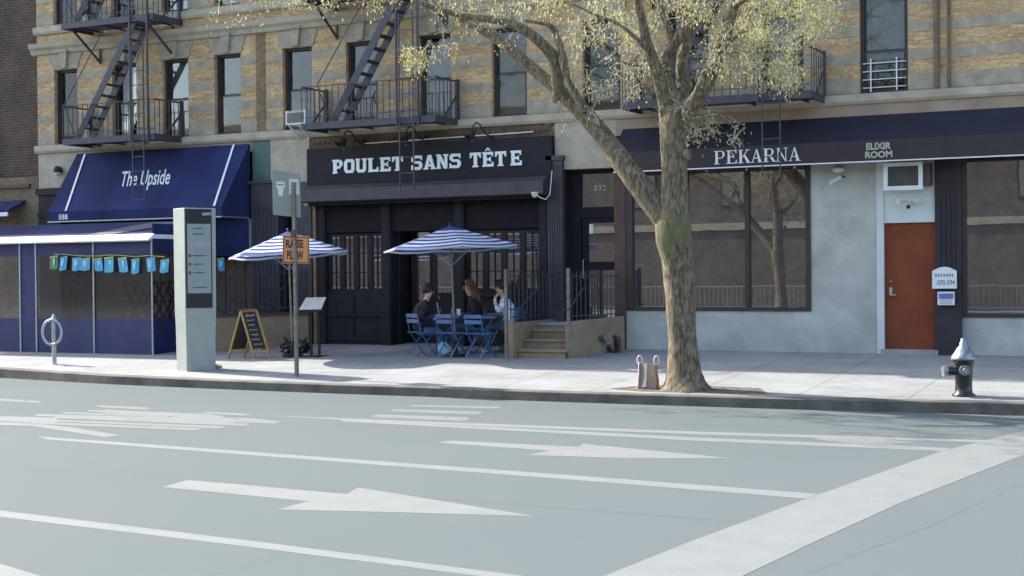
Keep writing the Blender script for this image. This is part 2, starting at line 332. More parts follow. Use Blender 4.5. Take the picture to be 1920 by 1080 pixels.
# ------------------------------------------------------------------ main building
XB0, XB1, ROOF = -12.25, 16.0, 10.9
bld = thing('apartment_building', 'yellow brick walk-up building with stone bands and dark ground floor shopfronts', 'building', (-2, .2, .42))
wx = [(-11.73,-11.03),(-10.0,-9.3),(-8.56,-7.84),(-7.13,-6.43),(-5.34,-4.6),(-3.76,-3.0),(-2.05,-1.31),(-.40,.36),(1.53,2.30),(3.25,4.02),(5.0,5.76),(6.74,7.56),(9.6,10.4),(11.6,12.4),(13.6,14.4)]
rows = [(4.90, 6.62), (7.66, 9.36)]
b = MB()
zc = [4.72, 4.90, 6.62, 7.66, 9.36, ROOF]
for i in range(len(zc)-1):
    z0, z1_ = zc[i], zc[i+1]
    if (z0, z1_) in rows:
        e = [XB0]+[v for p in wx for v in p]+[XB1]
        for k in range(0, len(e), 2): b.box(e[k], 0, z0, e[k+1], .35, z1_)
    else: b.box(XB0, 0, z0, XB1, .35, z1_)
b.box(XB0, .35, .42, XB0+.3, 9, ROOF); b.box(XB1-.3, .35, .42, XB1, 9, ROOF); b.box(XB0+.3, 8.7, .42, XB1-.3, 9, ROOF)
for zb in [4.92, 5.42, 5.90, 6.36, 7.68, 8.18, 8.66, 9.12]:
    h = .26 if zb in (4.92, 7.68) else .165
    e = [XB0]+[v for p in wx for v in p]+[XB1]
    for k in range(0, len(e), 2): b.box(e[k]+.001, -.008, zb, e[k+1]-.001, .001, zb+h, 1)
b.build('wall', [m_brick, m_bstone], bld)
b = MB(); b.box(XB0+.3, .35, ROOF-.4, XB1-.3, 8.7, ROOF-.2); b.box(XB0+.3, .9, 4.55, XB1-.3, 8.7, 4.75); b.box(XB0+.3,.9,7.4,XB1-.3,8.7,7.5)
b.build('floor_slab', m_dark, bld)
b = MB(); b.prism([(XB0-.1,0,ROOF-.55),(XB0-.1,-.12,ROOF-.5),(XB0-.1,-.4,ROOF-.1),(XB0-.1,-.45,ROOF+.12),(XB0-.1,.3,ROOF+.12),(XB0-.1,.3,ROOF),(XB0-.1,0,ROOF)], (XB1-XB0+.1,0,0)); b.build('cornice', m_stone, bld)
for zz in (4.72, 7.46):                                      # sill courses
    b = MB(); b.prism([(XB0-.05,0,zz),(XB0-.05,-.05,zz),(XB0-.05,-.08,zz+.05),(XB0-.05,-.08,zz+.16),(XB0-.05,-.03,zz+.18),(XB0-.05,0,zz+.18)], (XB1-XB0+.05,0,0)); b.build('sill_course', m_stone, bld)
b = MB(); b.prism([(XB0-.12,0,6.98),(XB0-.12,-.06,7.0),(XB0-.12,-.09,7.08),(XB0-.12,-.15,7.14),(XB0-.12,-.17,7.24),(XB0-.12,0,7.27)], (XB1-XB0+.12,0,0)); b.build('string_course', m_stone, bld)
for z1_ in (6.62, 9.36):
    for (a, c) in wx:
        b = MB(); b.prism([(a-.02,.0,z1_),(c+.02,.0,z1_),(c+.16,0,z1_+.36),(a-.16,0,z1_+.36)], (0,-.022,0)); o = b.build('lintel', m_bstone, bld)
        k = MB(); mcx = (a+c)/2; k.prism([(mcx-.07,-.022,z1_+.02),(mcx+.07,-.022,z1_+.02),(mcx+.12,-.022,z1_+.38),(mcx-.12,-.022,z1_+.38)], (0,-.07,0)); k.box(mcx-.15,-.12,z1_+.38,mcx+.15,-.02,z1_+.43); k.build('keystone', m_bstone, o)
random.seed(3)
# what hangs behind each window: (kind, bottom fraction, top fraction)
drape = {0:[('blind',.5,1),('curt',0,.45)],1:[('blind',.45,1)],2:[('curt',.5,1)],3:[('blind',.5,1)],4:[('blind',.05,.35)],5:[('curt',.5,.72),('blind',.72,1)],6:[('curt',0,.95)],7:[('blind',.0,1)],8:[('blind',.6,1)],9:[('blind',.4,1)],10:[('curt',0,1)],11:[('curt',.36,1)]}
for r_i, (z0, z1_) in enumerate(rows):
    for i, (a, c) in enumerate(wx):
        f = MB(); y = .10; t = .055; zm = z0+(z1_-z0)*(.36 if (i == 11 and r_i == 0) else .49)
        if i == 11 and r_i == 0: zm = z0+.72*1.0+.0
        f.box(a,y,z0,a+t,y+.14,z1_); f.box(c-t,y,z0,c,y+.14,z1_); f.box(a+t,y,z1_-t,c-t,y+.14,z1_); f.box(a+t,y,z0,c-t,y+.14,z0+t)
        f.box(a+t,y+.05,zm-.03,c-t,y+.11,zm+.03); f.box(a+t,y+.02,z0+t,a+t+.035,y+.07,zm-.03); f.box(c-t-.035,y+.02,z0+t,c-t,y+.07,zm-.03)
        f.box(a+t,y+.06,zm+.03,a+t+.03,y+.10,z1_-t); f.box(c-t-.03,y+.06,zm+.03,c-t,y+.10,z1_-t)
        o = f.build('window', m_frame, bld)
        p = MB(); p.box(a+t,y+.075,zm,c-t,y+.08,z1_-t); p.box(a+t,y+.045,z0+t,c-t,y+.05,zm); p.build('pane', m_wglass, o)
        hs = drape.get(i, [('blind',.5,1)]) if r_i == 0 else random.choice([[('curt',0,1)],[('blind',.5,1)],[('curt',.0,.5),('blind',.5,1)],[('blind',.3,1)]])
        q = MB()
        for kd, f0, f1 in hs:
            za, zb = z0+(z1_-z0)*f0, z0+(z1_-z0)*f1
            if kd == 'blind': q.box(a+t,.30,za,c-t,.31,zb,1)
            else:
                n = 14; ww = (c-a-2*t)/n
                for k in range(n):
                    x0 = a+t+k*ww; yy = .30+.012*math.sin(k*1.9); y2 = .30+.012*math.sin((k+1)*1.9)
                    q.add([(x0,yy,za),(x0+ww,y2,za),(x0+ww,y2,zb),(x0,yy,zb)], [(0,1,2,3)], 0)
        q.build('curtain', [m_curt, m_blind], o)
        q = MB(); q.add([(a-.1,.8,z0-.1),(c+.1,.8,z0-.1),(c+.1,.8,z1_+.1),(a-.1,.8,z1_+.1)], [(0,1,2,3)]); q.build('room_back', m_dark, o)
# window guard on the right hand window
a, c = wx[11]; gd = MB()
for k in range(4): gd.tube([(a+.04,.06,5.0+.14*k),(c-.04,.06,5.0+.14*k)], .009, 6)
for xx in (a+.18, c-.2): gd.tube([(xx,.055,4.93),(xx,.055,5.5)], .012, 6)
tag(gd.build('window_guard', m_whitep), 'white barred guard across the foot of the right hand upper window', 'window guard')
# ground floor masses
def part(name, m, *boxes, parent=bld, bevel=0):
    q = MB()
    for bx in boxes: q.box(*bx)
    return q.build(name, m, parent, bevel=bevel)
gb = .36
part('stone_pier', m_stone, (-12.25,0,3.9,-10.9,.35,4.72))
part('stone_pier', m_stone, (-5.66,-.02,3.80,-4.68,.35,4.72))
part('stone_pier', m_stone, (.95,-.02,3.82,2.2,.35,4.72))
part('teal_panel', mat('teal_panel', (.07,.12,.105), .6), (-6.14,-.01,3.85,-5.66,.3,4.72))
part('spandrel', m_pinkst, (2.2,-.02,4.4,16,.35,4.72)); part('spandrel', m_pinkst, (-10.9,0,4.5,-6.14,.35,4.72))
q = MB(); q.box(-4.68,-.005,4.3,.95,.35,4.72)
for k in range(46):
    xx = -4.6+k*.12
    if random.random() < .8: q.box(xx,-.03,4.56+random.uniform(-.01,.01),xx+.07,-.005,4.62)
q.build('weathered_lintel', m_brickd, bld)
part('back_wall', m_dim, (-12,2.6,gb,16,2.7,4.5))
# 588: pilaster, wall behind the dining enclosure
part('pilaster', m_blackp, (-12.15,-.12,gb,-11.5,.2,3.75), (-12.2,-.16,3.75,-11.4,.2,3.9), (-12.18,-.14,3.25,-11.45,.2,3.33))
part('pilaster', m_slate, (-6.14,-.08,gb,-5.45,.3,3.8), (-6.2,-.12,3.8,-5.4,.3,3.86), *[(-6.08+.1*k,-.1,gb+.6,-6.04+.1*k,-.08,3.3) for k in range(6)])
part('pilaster', m_slate, (-5.0,-.06,gb,-4.62,.3,3.8))
part('recessed_wall', m_blackm, (-5.45,.35,gb,-5.0,.45,3.9), (-11.5,.35,3.0,-6.14,.45,4.5))
part('recessed_wall', m_dim, (-11.5,.5,gb,-9.2,.6,3.0))
q = MB()
for k in range(12): q.box(-9.2+k*.26,.32,gb,-9.2+k*.26+.23,.37,3.0)
q.build('plank_wall', mat('grey_brown_planks', (.17,.14,.12), .8, .2, 4), bld)
# restaurant front
fx = lambda px: X(px, 0)
part('downpipe', mat('ochre_pipe', (.2,.13,.05), .6, .2), (-4.56,-.1,gb,-4.49,-.03,3.3))
pil = [(-4.49,-4.30),(-2.93,-2.72),(-1.24,-1.03),(.62,.82)]
for k, (a, c) in enumerate(pil): part('pilaster', m_blackp, (a,-.05,gb,c,.25,3.34), (a+.04,-.06,gb+.3,c-.04,-.05,3.2))
part('transom_panel', m_blackm, (-4.30,.02,2.72,-2.93,.12,3.34))
part('transom_panel', m_blackm, (-2.72,.02,2.72,-1.24,.12,3.34))
part('transom_panel', m_blackm, (-1.03,.02,2.72,.62,.12,3.34))
for (a, c) in ((-4.30,-2.93), (-2.72,-1.24), (-1.03,.62)):
    q = MB()
    for k in range(12): q.box(a,.005,2.74+k*.05,c,.02,2.765+k*.05)
    q.build('shutter_rib', m_blackm, bld)
part('fascia_board', m_blackp, (-4.68,-.04,3.34,.95,.3,3.72))
part('fluted_pier', m_slate, (.82,-.1,gb,1.14,.3,4.0), (.8,-.13,4.0,1.16,.3,4.08), *[(.845+.05*k,-.115,1.2,.87+.05*k,-.1,3.9) for k in range(6)])
def french(x0, x1, z0, z1, n, name='french_window'):
    q = MB(); y = .06; ww = (x1-x0)/n; gp = MB()
    for k in range(n):
        a = x0+k*ww; c = a+ww; t = .06
        q.box(a,y,z0,a+t,y+.05,z1); q.box(c-t,y,z0,c,y+.05,z1); q.box(a+t,y,z1-t,c-t,y+.05,z1); q.box(a+t,y,z0,c-t,y+.05,z0+t)
        m_ = (a+c)/2; q.box(m_-.008,y+.012,z0+t,m_+.008,y+.03,z1-t)
        for j in (1, 2): zz = z0+(z1-z0)*j/3; q.box(a+t,y+.01,zz-.01,c-t,y+.032,zz+.01)
        gp.add([(a+t,y+.036,z0+t),(c-t,y+.036,z0+t),(c-t,y+.036,z1-t),(a+t,y+.036,z1-t)], [(0,1,2,3)])
    o = q.build(name, m_blackp, bld); gp.build('pane', m_pglass, o); return o
french(-4.28,-2.94,1.5,2.70,4)
french(-1.02,.61,1.5,2.70,4)
part('stall_riser', m_blackp, (-4.30,.02,gb,-2.93,.12,1.5), (-4.30,-.02,1.0,-2.93,.02,1.06), (-4.30,-.01,.5,-2.93,.02,.56), (-3.7,-.005,.56,-3.64,.02,1.0), (-3.7,-.005,1.06,-3.64,.02,1.44))
part('stall_riser', m_blackp, (-1.03,.02,gb,.62,.12,1.5), (-1.03,-.02,1.4,.62,.02,1.48), (-1.03,-.01,.5,.62,.02,.56))
# middle bay: open folding doors with dim bar behind
part('folding_door', m_blackp, (-2.70,.2,gb,-2.64,.9,2.72), (-2.55,.5,gb,-2.45,.56,2.72), (-2.12,.5,gb,-2.04,.56,2.72), (-2.45,.5,gb,-2.12,.56,1.3))
o = part('folding_door', m_blackp, (-1.98,.4,gb,-1.9,.46,2.72), (-1.56,.4,gb,-1.48,.46,2.72), (-1.9,.4,gb,-1.56,.46,1.35), (-1.9,.4,2.6,-1.56,.46,2.72)); part('pane', m_pglass, (-1.9,.42,1.35,-1.56,.43,2.6), parent=o)
part('pane', m_pglass, (-2.45,.52,1.3,-2.12,.53,2.72))
# 592 entrance
part('entrance_frame', m_blackm, (1.14,.25,.9,1.36,.4,3.84), (1.36,.25,3.74,2.28,.4,3.84), (1.36,.25,2.9,2.28,.4,3.1), (2.18,.25,.9,2.28,.4,3.84))
q = part('fanlight', m_pglass, (1.36,.30,3.1,2.18,.31,3.74)); lt = MB(); text(lt, '592', F(1114,358,.28), (float(F(1137,356,.28)[0]-F(1114,358,.28)[0]),0,0), (0,0,.11), .02); lt.build('house_number', m_cream, q)
q = part('entrance_door', m_blackm, (1.38,.27,.9,1.50,.33,2.9), (2.06,.27,.9,2.16,.33,2.9), (1.50,.27,2.8,2.06,.33,2.9), (1.50,.27,.9,2.06,.33,1.0), (1.50,.27,1.9,2.06,.33,2.06))
part('pane', m_pglass, (1.50,.295,1.0,2.06,.30,1.9), (1.50,.295,2.06,2.06,.30,2.8), parent=q)
h = MB(); h.tube([(1.42,.26,1.75),(1.42,.2,1.75),(1.42,.2,2.1),(1.42,.26,2.1)], .012, 8); h.build('handle', m_galv, q); part('notice', m_whitep, (1.52,.285,2.6,1.6,.29,2.78), parent=q)
part('column', m_rust, (2.16,-.03,gb,2.38,.3,3.84))
part('porch_ceiling', m_tan, (1.14,.0,3.84,2.2,1.0,3.9)); part('porch_side', m_blackm, (1.14,.0,gb,1.16,.4,3.84))
# bakery windows
zt, zbm = 3.78, 1.14
f = MB(); t = .07
f.box(2.38,-.02,zbm,2.52,.1,zt); f.box(5.78,-.02,zbm,5.87,.1,zt); f.box(2.52,-.02,zbm,5.78,.1,zbm+.07); f.box(2.52,-.02,zt-.1,5.78,.1,zt)
for xx in (3.56, 4.72): f.box(xx-.04,-.02,zbm+.07,xx+.04,.1,zt-.1)
o = f.build('shop_window', m_frame, bld); q = MB(); q.add([(2.52,.04,zbm),(5.78,.04,zbm),(5.78,.04,zt),(2.52,.04,zt)], [(0,1,2,3)]); q.build('pane', m_pglass, o)
part('render_wall', m_grey, (2.38,.0,gb,5.87,.3,zbm), (5.87,.0,gb,7.02,.3,3.8))
part('render_wall', m_white, (7.02,-.03,gb,7.14,.3,3.8), (7.14,-.01,2.66,8.0,.3,3.8))
o = part('side_door', m_door, (7.145,.04,.50,8.0,.09,2.655)); h = MB(); h.box(7.22,.02,1.42,7.27,.04,1.56); h.bar((7.24,.0,1.43),(7.33,.0,1.43),.02,.02); h.ball((7.25,.02,1.66),.02); h.build('handle', m_galv, o)
part('doorstep', m_conc, (7.1,-.12,gb-.02,8.05,.04,.50))
part('dark_pier', m_valance, (8.0,-.07,gb,8.43,.3,3.85), (7.99,-.1,gb,8.44,-.07,1.1), *[(8.06+.08*k,-.085,1.2,8.09+.08*k,-.07,3.7) for k in range(4)])
part('render_wall', m_grey, (8.43,.0,gb,16,.3,1.05))
f = MB(); f.box(8.43,-.02,1.05,8.5,.1,3.8); f.box(8.5,-.02,1.05,12,.1,1.12); f.box(10.3,-.02,1.12,10.4,.1,3.8); f.box(12,-.02,1.05,12.1,.1,3.8)
o = f.build('shop_window', m_frame, bld); q = MB(); q.add([(8.5,.04,1.05),(12,.04,1.05),(12,.04,3.8),(8.5,.04,3.8)], [(0,1,2,3)]); q.build('pane', m_pglass, o)
part('render_wall', m_grey, (12.1,.0,1.05,16,.3,3.8)); part('ceiling_beam', m_dark, (2.38,.1,3.78,16,.35,4.4))
q = MB(); q.tube([(8.04,-.03,4.93),(8.04,-.03,10)], .0+.05, 8); q.tube([(8.24,-.03,4.93),(8.24,-.03,10)], .03, 8)
q.build('downpipe', mat('brown_pipe', (.17,.115,.06), .7, .2), bld)
part('brick_quoin', brick('quoin_brick', (.3,.19,.09), (.22,.15,.08), (.2,.17,.12)), (-6.02,-.012,4.92,-5.78,-.0005,6.98))

# ------------------------------------------------------------------ neighbours
nb = thing('neighbouring_building', 'dark brown brick building beyond the left edge of the yellow building', 'building', (-17, 1, .4))
b = MB(); b.box(-16.5,.25,4.2,-12.4,.6,10.9); b.build('wall', m_brickb, nb)
b = MB(); b.box(-16.5,.0,.3,-12.27,.6,4.2); b.box(-26,.0,.3,-16.5,.6,4.2); b.build('lower_wall', m_bricks, nb)
b = MB(); b.box(-26,.0,4.2,-16.5,.6,10.6); b.box(-26,.6,.3,-12.35,8.6,10.6); b.build('side_wall', m_bricks, nb)
b = MB(); b.box(-14.9,.16,4.2,-13.9,.25,10.9); b.build('pier', m_bricks, nb)
b = MB(); b.box(-26,-.2,10.5,-12.4,.7,10.85); b.build('cornice', m_bricks, nb)
b = MB(); b.box(-15,-.06,3.95,-12.5,0,4.03); b.build('ledge', m_rust, nb)
nb2 = thing('corner_building', 'tall tan brick building further along the street on the left', 'building', (-40, 1, .4))
b = MB(); b.box(-70,.0,.2,-26.1,9,10.6); b.build('wall', m_bricks, nb2); b = MB(); b.box(-70,-.25,10.1,-26.1,-.001,10.6); b.build('cornice', m_stone, nb2)
# building across the street (seen in the window reflections)
ob = thing('opposite_building', 'long red brown brick building across the street, seen reflected in the shop windows', 'building', (-6, -36, .1))
b = MB(); b.box(-60,-44,.1,60,-35,9.6); b.build('wall', m_brickr, ob)
b = MB(); b.box(-60,-35,3.6,60,-34.9,3.9); b.box(-60,-35,9.1,60,-34.8,9.6); b.build('stone_band', m_stone, ob)
for row in (4.6, 7.1):
    for k in range(20):
        x0 = -40+k*4.1; q = MB(); q.box(x0,-35,row,x0+1.1,-34.97,row+1.9); o = q.build('window', m_frame, ob)
        q = MB(); q.box(x0+.08,-34.97,row+.08,x0+1.02,-34.96,row+1.82); q.build('pane', m_blind, o)
fr = thing('park_fence', 'pale iron fence on the far pavement, seen reflected in the shop windows', 'fence', (-6, -32, .14))
b = MB()
b.box(-30,-32.02,1.15,30,-31.98,1.2); b.box(-30,-32.02,.3,30,-31.98,.34)
b.build('rail', m_galv, fr)
b = MB()
for k in range(300): b.box(-30+k*.2,-32.01,.14,-29.98+k*.2,-31.99,1.15)
struct(b.build('picket', m_galv, fr), 'stuff')

# ------------------------------------------------------------------ fire escapes
def fire_escape(label, X0, X1, lx, sx, storeys, upper_only=None):
    t = thing('fire_escape', label, 'fire escape', ((X0+X1)/2, 0, 4.77), 'iron fire escapes on the brick front')
    D = -.95
    for zi, zp in enumerate(storeys):
        p = MB()
        p.box(X0, D-.02, zp, X1, D+.02, zp+.13); p.box(X0, D+.02, zp, X0+.04, 0, zp+.13); p.box(X1-.04, D+.02, zp, X1, 0, zp+.13)
        n = 15
        for k in range(n):
            y = D+.05+k*(abs(D)-.08)/n
            if k < n-1: p.box(X0+.04, y, zp+.06, (sx[1]-.15 if k < 9 and zi else X1-.04), y+.035, zp+.075)
        for k in range(4): xx = X0+.3+k*(X1-X0-.6)/3; p.box(xx, D+.02, zp+.02, xx+.03, 0, zp+.055)
        p.build('platform', m_iron, t)
        r = MB(); zt = zp+.86
        r.bar((X0,D,zt),(X1,D,zt),.035,.015); r.bar((X0,D,zt),(X0,0,zt),.015,.035); r.bar((X1,D,zt),(X1,0,zt),.015,.035)
        r.bar((X0,D,zp+.24),(X1,D,zp+.24),.02,.012)
        k = X0
        while k <= X1+.001: r.bar((k,D,zp+.13),(k,D,zt),.013,.013); k += (X1-X0)/round((X1-X0)/.145)
        for j in range(1, 6):
            for xx in (X0, X1): r.bar((xx,D+j*.155,zp+.13),(xx,D+j*.155,zt),.013,.013)
        r.build('railing', m_iron, t)
        for xx in (X0, X1):
            q = MB(); q.box(xx-.012,-.13,zp+.1,xx+.012,-.01,zt+.05); q.bar((xx,-.62,zp+.13),(xx,-.08,zp+.62),.045,.02, up=(1,0,0)); q.build('end_stay', m_iron, t)
        for xx in ((X0+.25, X1-.25) if zi else ()):
            q = MB(); q.bar((xx,D+.06,zp-.01),(xx,-.03,zp-.62),.05,.03, up=(1,0,0)); q.bar((xx,-.03,zp-.66),(xx,-.03,zp+.0),.04,.04); q.build('bracket', m_iron, t)
    for (za, zb) in zip(storeys[:-1], storeys[1:]):                 # stair flight
        q = MB(); a0 = za+.13; b0 = zb+.13
        for y in (D+.07, D+.50):
            q.bar((sx[0],y,a0),(sx[1],y,b0),.02,.15, up=(0,0,1))
        m_ = 11
        for k in range(1, m_):
            f = k/m_; xx = sx[0]+(sx[1]-sx[0])*f; zz = a0+(b0-a0)*f; q.box(xx-.11, D+.075, zz-.012, xx+.09, D+.495, zz+.012)
        q.build('stair', m_iron, t)
        q = MB(); q.tube([(sx[0]-.35,D+.04,a0+.75),(sx[1]-.55,D+.04,b0+.25)], .012, 6); q.tube([(sx[0]-.35,D+.04,a0+.75),(sx[0]-.05,D+.04,a0+.1)], .012, 6); q.build('handrail', m_iron, t)
    q = MB(); w_ = .24
    for xx in (lx-w_, lx+w_): q.bar((xx,D-.05,storeys[0]-.05),(xx,D-.05,storeys[-1]+.6 if len(storeys) > 1 else 8.6),.035,.035)
    q.bar((lx-w_,D-.05,storeys[0]-.05),(lx+w_,D-.05,storeys[0]-.05),.03,.03); q.build('ladder_guide', m_iron, t)
    q = MB(); w_ = .155
    for xx in (lx-w_, lx+w_): q.bar((xx,D-.09,3.46),(xx,D-.09,6.9),.022,.022)
    z = 3.5
    while z < 6.9: q.bar((lx-w_,D-.09,z),(lx+w_,D-.09,z),.016,.016); z += .305
    q.build('drop_ladder', m_iron, t)
    return t
fire_escape('iron fire escape above the blue bar awning, leftmost of the three on the facade', -10.57, -8.0+.02, -8.36, (-10.22,-8.5), [4.77, 7.32, 9.9])
fire_escape('iron fire escape above the black restaurant sign, middle one of the three on the facade', -4.21, -1.12, -1.72, (-3.52,-1.85), [4.77, 7.36, 9.95])
fire_escape('iron fire escape half hidden by the budding tree, rightmost of the three on the facade', 2.72, 6.15, 5.47, (3.3,4.9), [4.77, 7.36, 9.95])

# ------------------------------------------------------------------ bar awning and dining enclosure
XA0, XA1 = -11.0, -6.2
t = thing('sloping_awning', 'large dark blue sloping awning with two white stripes and white script lettering', 'awning', (-8.6, -.5, 3.1))
yb = -1.0; zt_, zv, zb_ = 4.66, 3.30, 3.08
b = MB(); top0, top1 = (XA0-.05,-.02,zt_), (XA1,-.02,zt_); bt0, bt1 = (XA0,yb,zv), (XA1,yb,zv)
b.add([bt0,bt1,top1,top0,(XA0,yb,zb_),(XA1,yb,zb_)], [(0,1,2,3),(4,5,1,0)])
b.add([(XA1,-.02,zt_),(XA1,yb,zv),(XA1,yb,zb_),(XA1,-.02,zb_)], [(0,1,2,3)]); b.add([(XA0,-.02,zt_),(XA0,yb,zv),(XA0,yb,zb_),(XA0,-.02,zb_)], [(3,2,1,0)])
b.build('canvas', m_blue, t)
def onaw(px, py):                   # point on the sloping face
    n = Vector((0, zt_-zv, -(-.02-yb))); p0 = Vector(bt0); r = Vector(ray(px, py)); c0 = Vector(CP)
    return c0+r*((p0-c0).dot(n)/r.dot(n))
for (pa, pb) in (((160,290),(124,396)), ((439,272),(402,387))):
    q = MB(); a = onaw(*pa); c = onaw(*pb); q.bar(a+Vector((0,-.012,.01)), c+Vector((0,-.012,.01)), .05, .012, up=(0,-.6,.5)); q.build('stripe', m_whitep, t)
q = MB(); q.box(XA0, yb-.012, zb_-.012, XA1, yb+.012, zb_+.012); q.box(XA1-.012,yb+.012,zb_-.012,XA1+.012,-.02,zb_+.012); q.build('piping', m_galv, t)
q = MB(); a = onaw(223,360); c = onaw(323,355); u = onaw(228,330)-onaw(226,360)
text(q, 'The Upside', a, (c-a)*.93, u*1.25, .012, .06, off=.015); q.build('lettering', m_whitep, t)
q = MB(); a = F(110,412,yb-.02); c = F(127,411.5,yb-.02); text(q, '588', a, c-a, (0,0,.12), .02); q.build('house_number', m_whitep, t)

XE = -6.69; ye = -2.58; gE = gz(ye)
t = thing('dining_enclosure', 'blue canvas dining enclosure with clear vinyl windows in front of the bar', 'enclosure', (-9, -1.3, gE))
zl, zh = 2.66, 3.02
b = MB(); b.prism([(-13.4,ye,zl),(-13.4,yb-.03,zh),(-13.4,yb-.03,zh-.03),(-13.4,ye,zl-.03)], (XE+13.4,0,0)); b.build('roof', m_blue, t)
b = MB(); b.add([F(175,435,-2.4)+np.array([0,0,.05])]*0+[(-8.6,-2.35,zl+.07),(-7.9,-2.35,zl+.07),(-6.9,-1.2,zh-.025),(-7.9,-1.2,zh-.025)], [(0,1,2,3)]); b.build('roof_patch', mat('grey_canvas', (.1,.1,.13), .85), t)
b = MB(); b.prism([(-13.4,ye-.17,zl-.07),(-13.4,ye+.02,zl+.05),(-13.4,ye+.02,zl-.04),(-13.4,ye-.15,zl-.1)], (XE+13.43,0,0)); b.box(XE, ye+.02, zl-.05, XE+.03, -1.2, zl+.035); b.build('edge_trim', m_whitep, t)
zw1, zw0 = 2.30, 1.0; zg = gE-.01
b = MB()
b.box(-13.4,ye,zw1,XE,ye+.03,zl-.05); b.box(-13.4,ye,zg,XE,ye+.03,zw0); b.box(-10.23,ye,zw0,-9.80,ye+.03,zw1); b.build('front_panel', m_blues, t)
b = MB(); b.box(XE-.03,ye+.03,zw1,XE,-.55,zl+.25); b.build('side_panel', m_blue, t); b = MB(); b.box(XE-.03,ye+.03,zg,XE,-1.7,zw0); b.build('side_panel', m_blue, t)
b = MB(); b.box(XE-.02,-1.0,2.2,XE+.01,-.05,3.06); b.prism([(XE+.02,-.55,2.28),(-6.16,-.1,2.28),(-6.16,-.1,3.07),(XE+.02,-.55,3.07)], (0,.02,0)); b.build('side_flap', m_blue, t)
b = MB(); b.add([(-13.4,ye+.015,zw0),(-10.23,ye+.015,zw0),(-10.23,ye+.015,zw1),(-13.4,ye+.015,zw1)], [(0,1,2,3)]); b.add([(-9.8,ye+.015,zw0),(XE,ye+.015,zw0),(XE,ye+.015,zw1),(-9.8,ye+.015,zw1)], [(0,1,2,3)]); b.build('vinyl_window', m_vinyl, t)
b = MB(); b.add([(XE-.015,ye+.03,zw0),(XE-.015,-1.7,zw0),(XE-.015,-1.7,zw1),(XE-.015,ye+.03,zw1)], [(0,1,2,3)]); b.build('vinyl_window', m_vinyl, t)
for xx in (-11.8, -10.24, -9.79, -8.22, XE-.01):
    q = MB(); q.box(xx-.015,ye-.02,zg,xx+.015,ye+.0,zl-.05); q.build('post', m_galv, t)
b = MB(); b.box(-6.17,-.12,2.2,-6.13,-.08,3.08); b.box(XE,-.12,3.05,-6.13,-.08,3.08); b.build('side_frame', m_galv, t)
part('bench', mat('dark_wood', (.05,.035,.025), .6), (-9.6,-1.0,.9,-6.9,-.4,.96), (-9.5,-.95,gz(-.9),-9.42,-.5,.9), (-7.1,-.95,gz(-.9),-7.0,-.5,.9), parent=None)
tag(bpy.data.objects['bench'], 'long dark wooden bench table inside the blue dining enclosure', 'table')
for i, xx in enumerate((-8.75,-8.3,-7.85,-7.5,-7.2)):
    q = MB(); w_ = .22
    for y in (-.9, -.62):
        q.bar((xx-w_,y,.97),(xx+w_,y,1.75),.03,.03); q.bar((xx+w_,y,.97),(xx-w_,y,1.75),.03,.03)
    q.box(xx-.2,-.92,1.3,xx+.2,-.6,1.33); q.bar((xx-w_,-.92,1.72),(xx-w_,-.6,1.72),.03,.03)
    tag(q.build('stacked_chair', m_dark), 'dark folding chair stood upside down on the bench table, %s from the left' % ['first','second','third','fourth','fifth'][i], 'chair', 'folding chairs upturned inside the enclosure')
# bunting
fl = mat('sky_blue_flag', (.11,.37,.55), .75, .05, 8)
m_yel = mat('yellow_flag_edge', (.5,.5,.12), .7)
fpx = [(101,480,'g'),(119,481,''),(143,483,''),(160,484,''),(184,484,''),(205,482,''),(229,483,''),(253,485,''),(281,483,''),(309,486,''),(414,484,'')]
ords = ['first','second','third','fourth','fifth','sixth','seventh','eighth','ninth','tenth','eleventh']
yf = ye-.04
bs = MB(); bs.tube([(float(F(px,py-4,yf)[0]),yf,float(F(px,py-4,yf)[2])) for px, py, _ in fpx[:10]], .008, 5)
tag(bs.build('bunting_string', m_yel), 'thin string carrying the row of small blue flags above the vinyl window', 'string')
for i, (px, py, k) in enumerate(fpx):
    yy = yf-.012 if i < 10 else -.6
    p = F(px, py, yy); w_ = random.uniform(.18,.25) if i < 10 else .16; h_ = random.uniform(.24,.31); q = MB(); tl = random.uniform(-.05,.05)
    def fp(a, c): return (p[0]+a*w_+tl*(c), yy-.02*math.sin(a*5+i), p[2]-c*h_+.05*a*(.5-random.random()*0))
    gs = [fp(-.5,0),fp(0,.02),fp(.5,0),fp(.5,1),fp(0,1.05),fp(-.5,.95)]
    q.prism(gs, (0,.004,0), 0)
    q.prism([(a[0],a[1]-.004,a[2]) for a in [fp(-.22,.18),fp(.22,.18),fp(.16,.6),fp(0,.78),fp(-.14,.6)]], (0,-.002,0), 1)
    q.prism([(a[0],a[1]-.004,a[2]) for a in [fp(-.5,.0),fp(.5,.0),fp(.5,.09),fp(-.5,.09)]], (0,-.002,0), 2)
    tag(q.build('bunting_flag', [fl if k != 'g' else mat('green_flag', (.1,.2,.08), .7), mat('pale_blue_print', (.3,.62,.78), .7), m_yel]),
        ('small pale blue flag hanging behind the information kiosk, last of the row' if i == 10 else 'small %s flag of the bunting row, %s from the left' % ('green' if k else 'sky blue', ords[i])), 'flag', 'bunting flags over the dining enclosure')
# small awning on the neighbour
t = thing('small_awning', 'small navy awning with white edge on the sandy brick wall at the far left', 'awning', (-13.2, -.4, 3.4))
b = MB(); b.prism([(-15,-.02,3.66),(-15,-.55,3.42),(-15,-.55,3.36),(-15,-.02,3.6)], (2.35,0,0)); b.build('canvas', m_blue, t)
b = MB(); b.box(-15,-.58,3.27,-12.65,-.55,3.36); b.build('edge_trim', m_whitep, t)
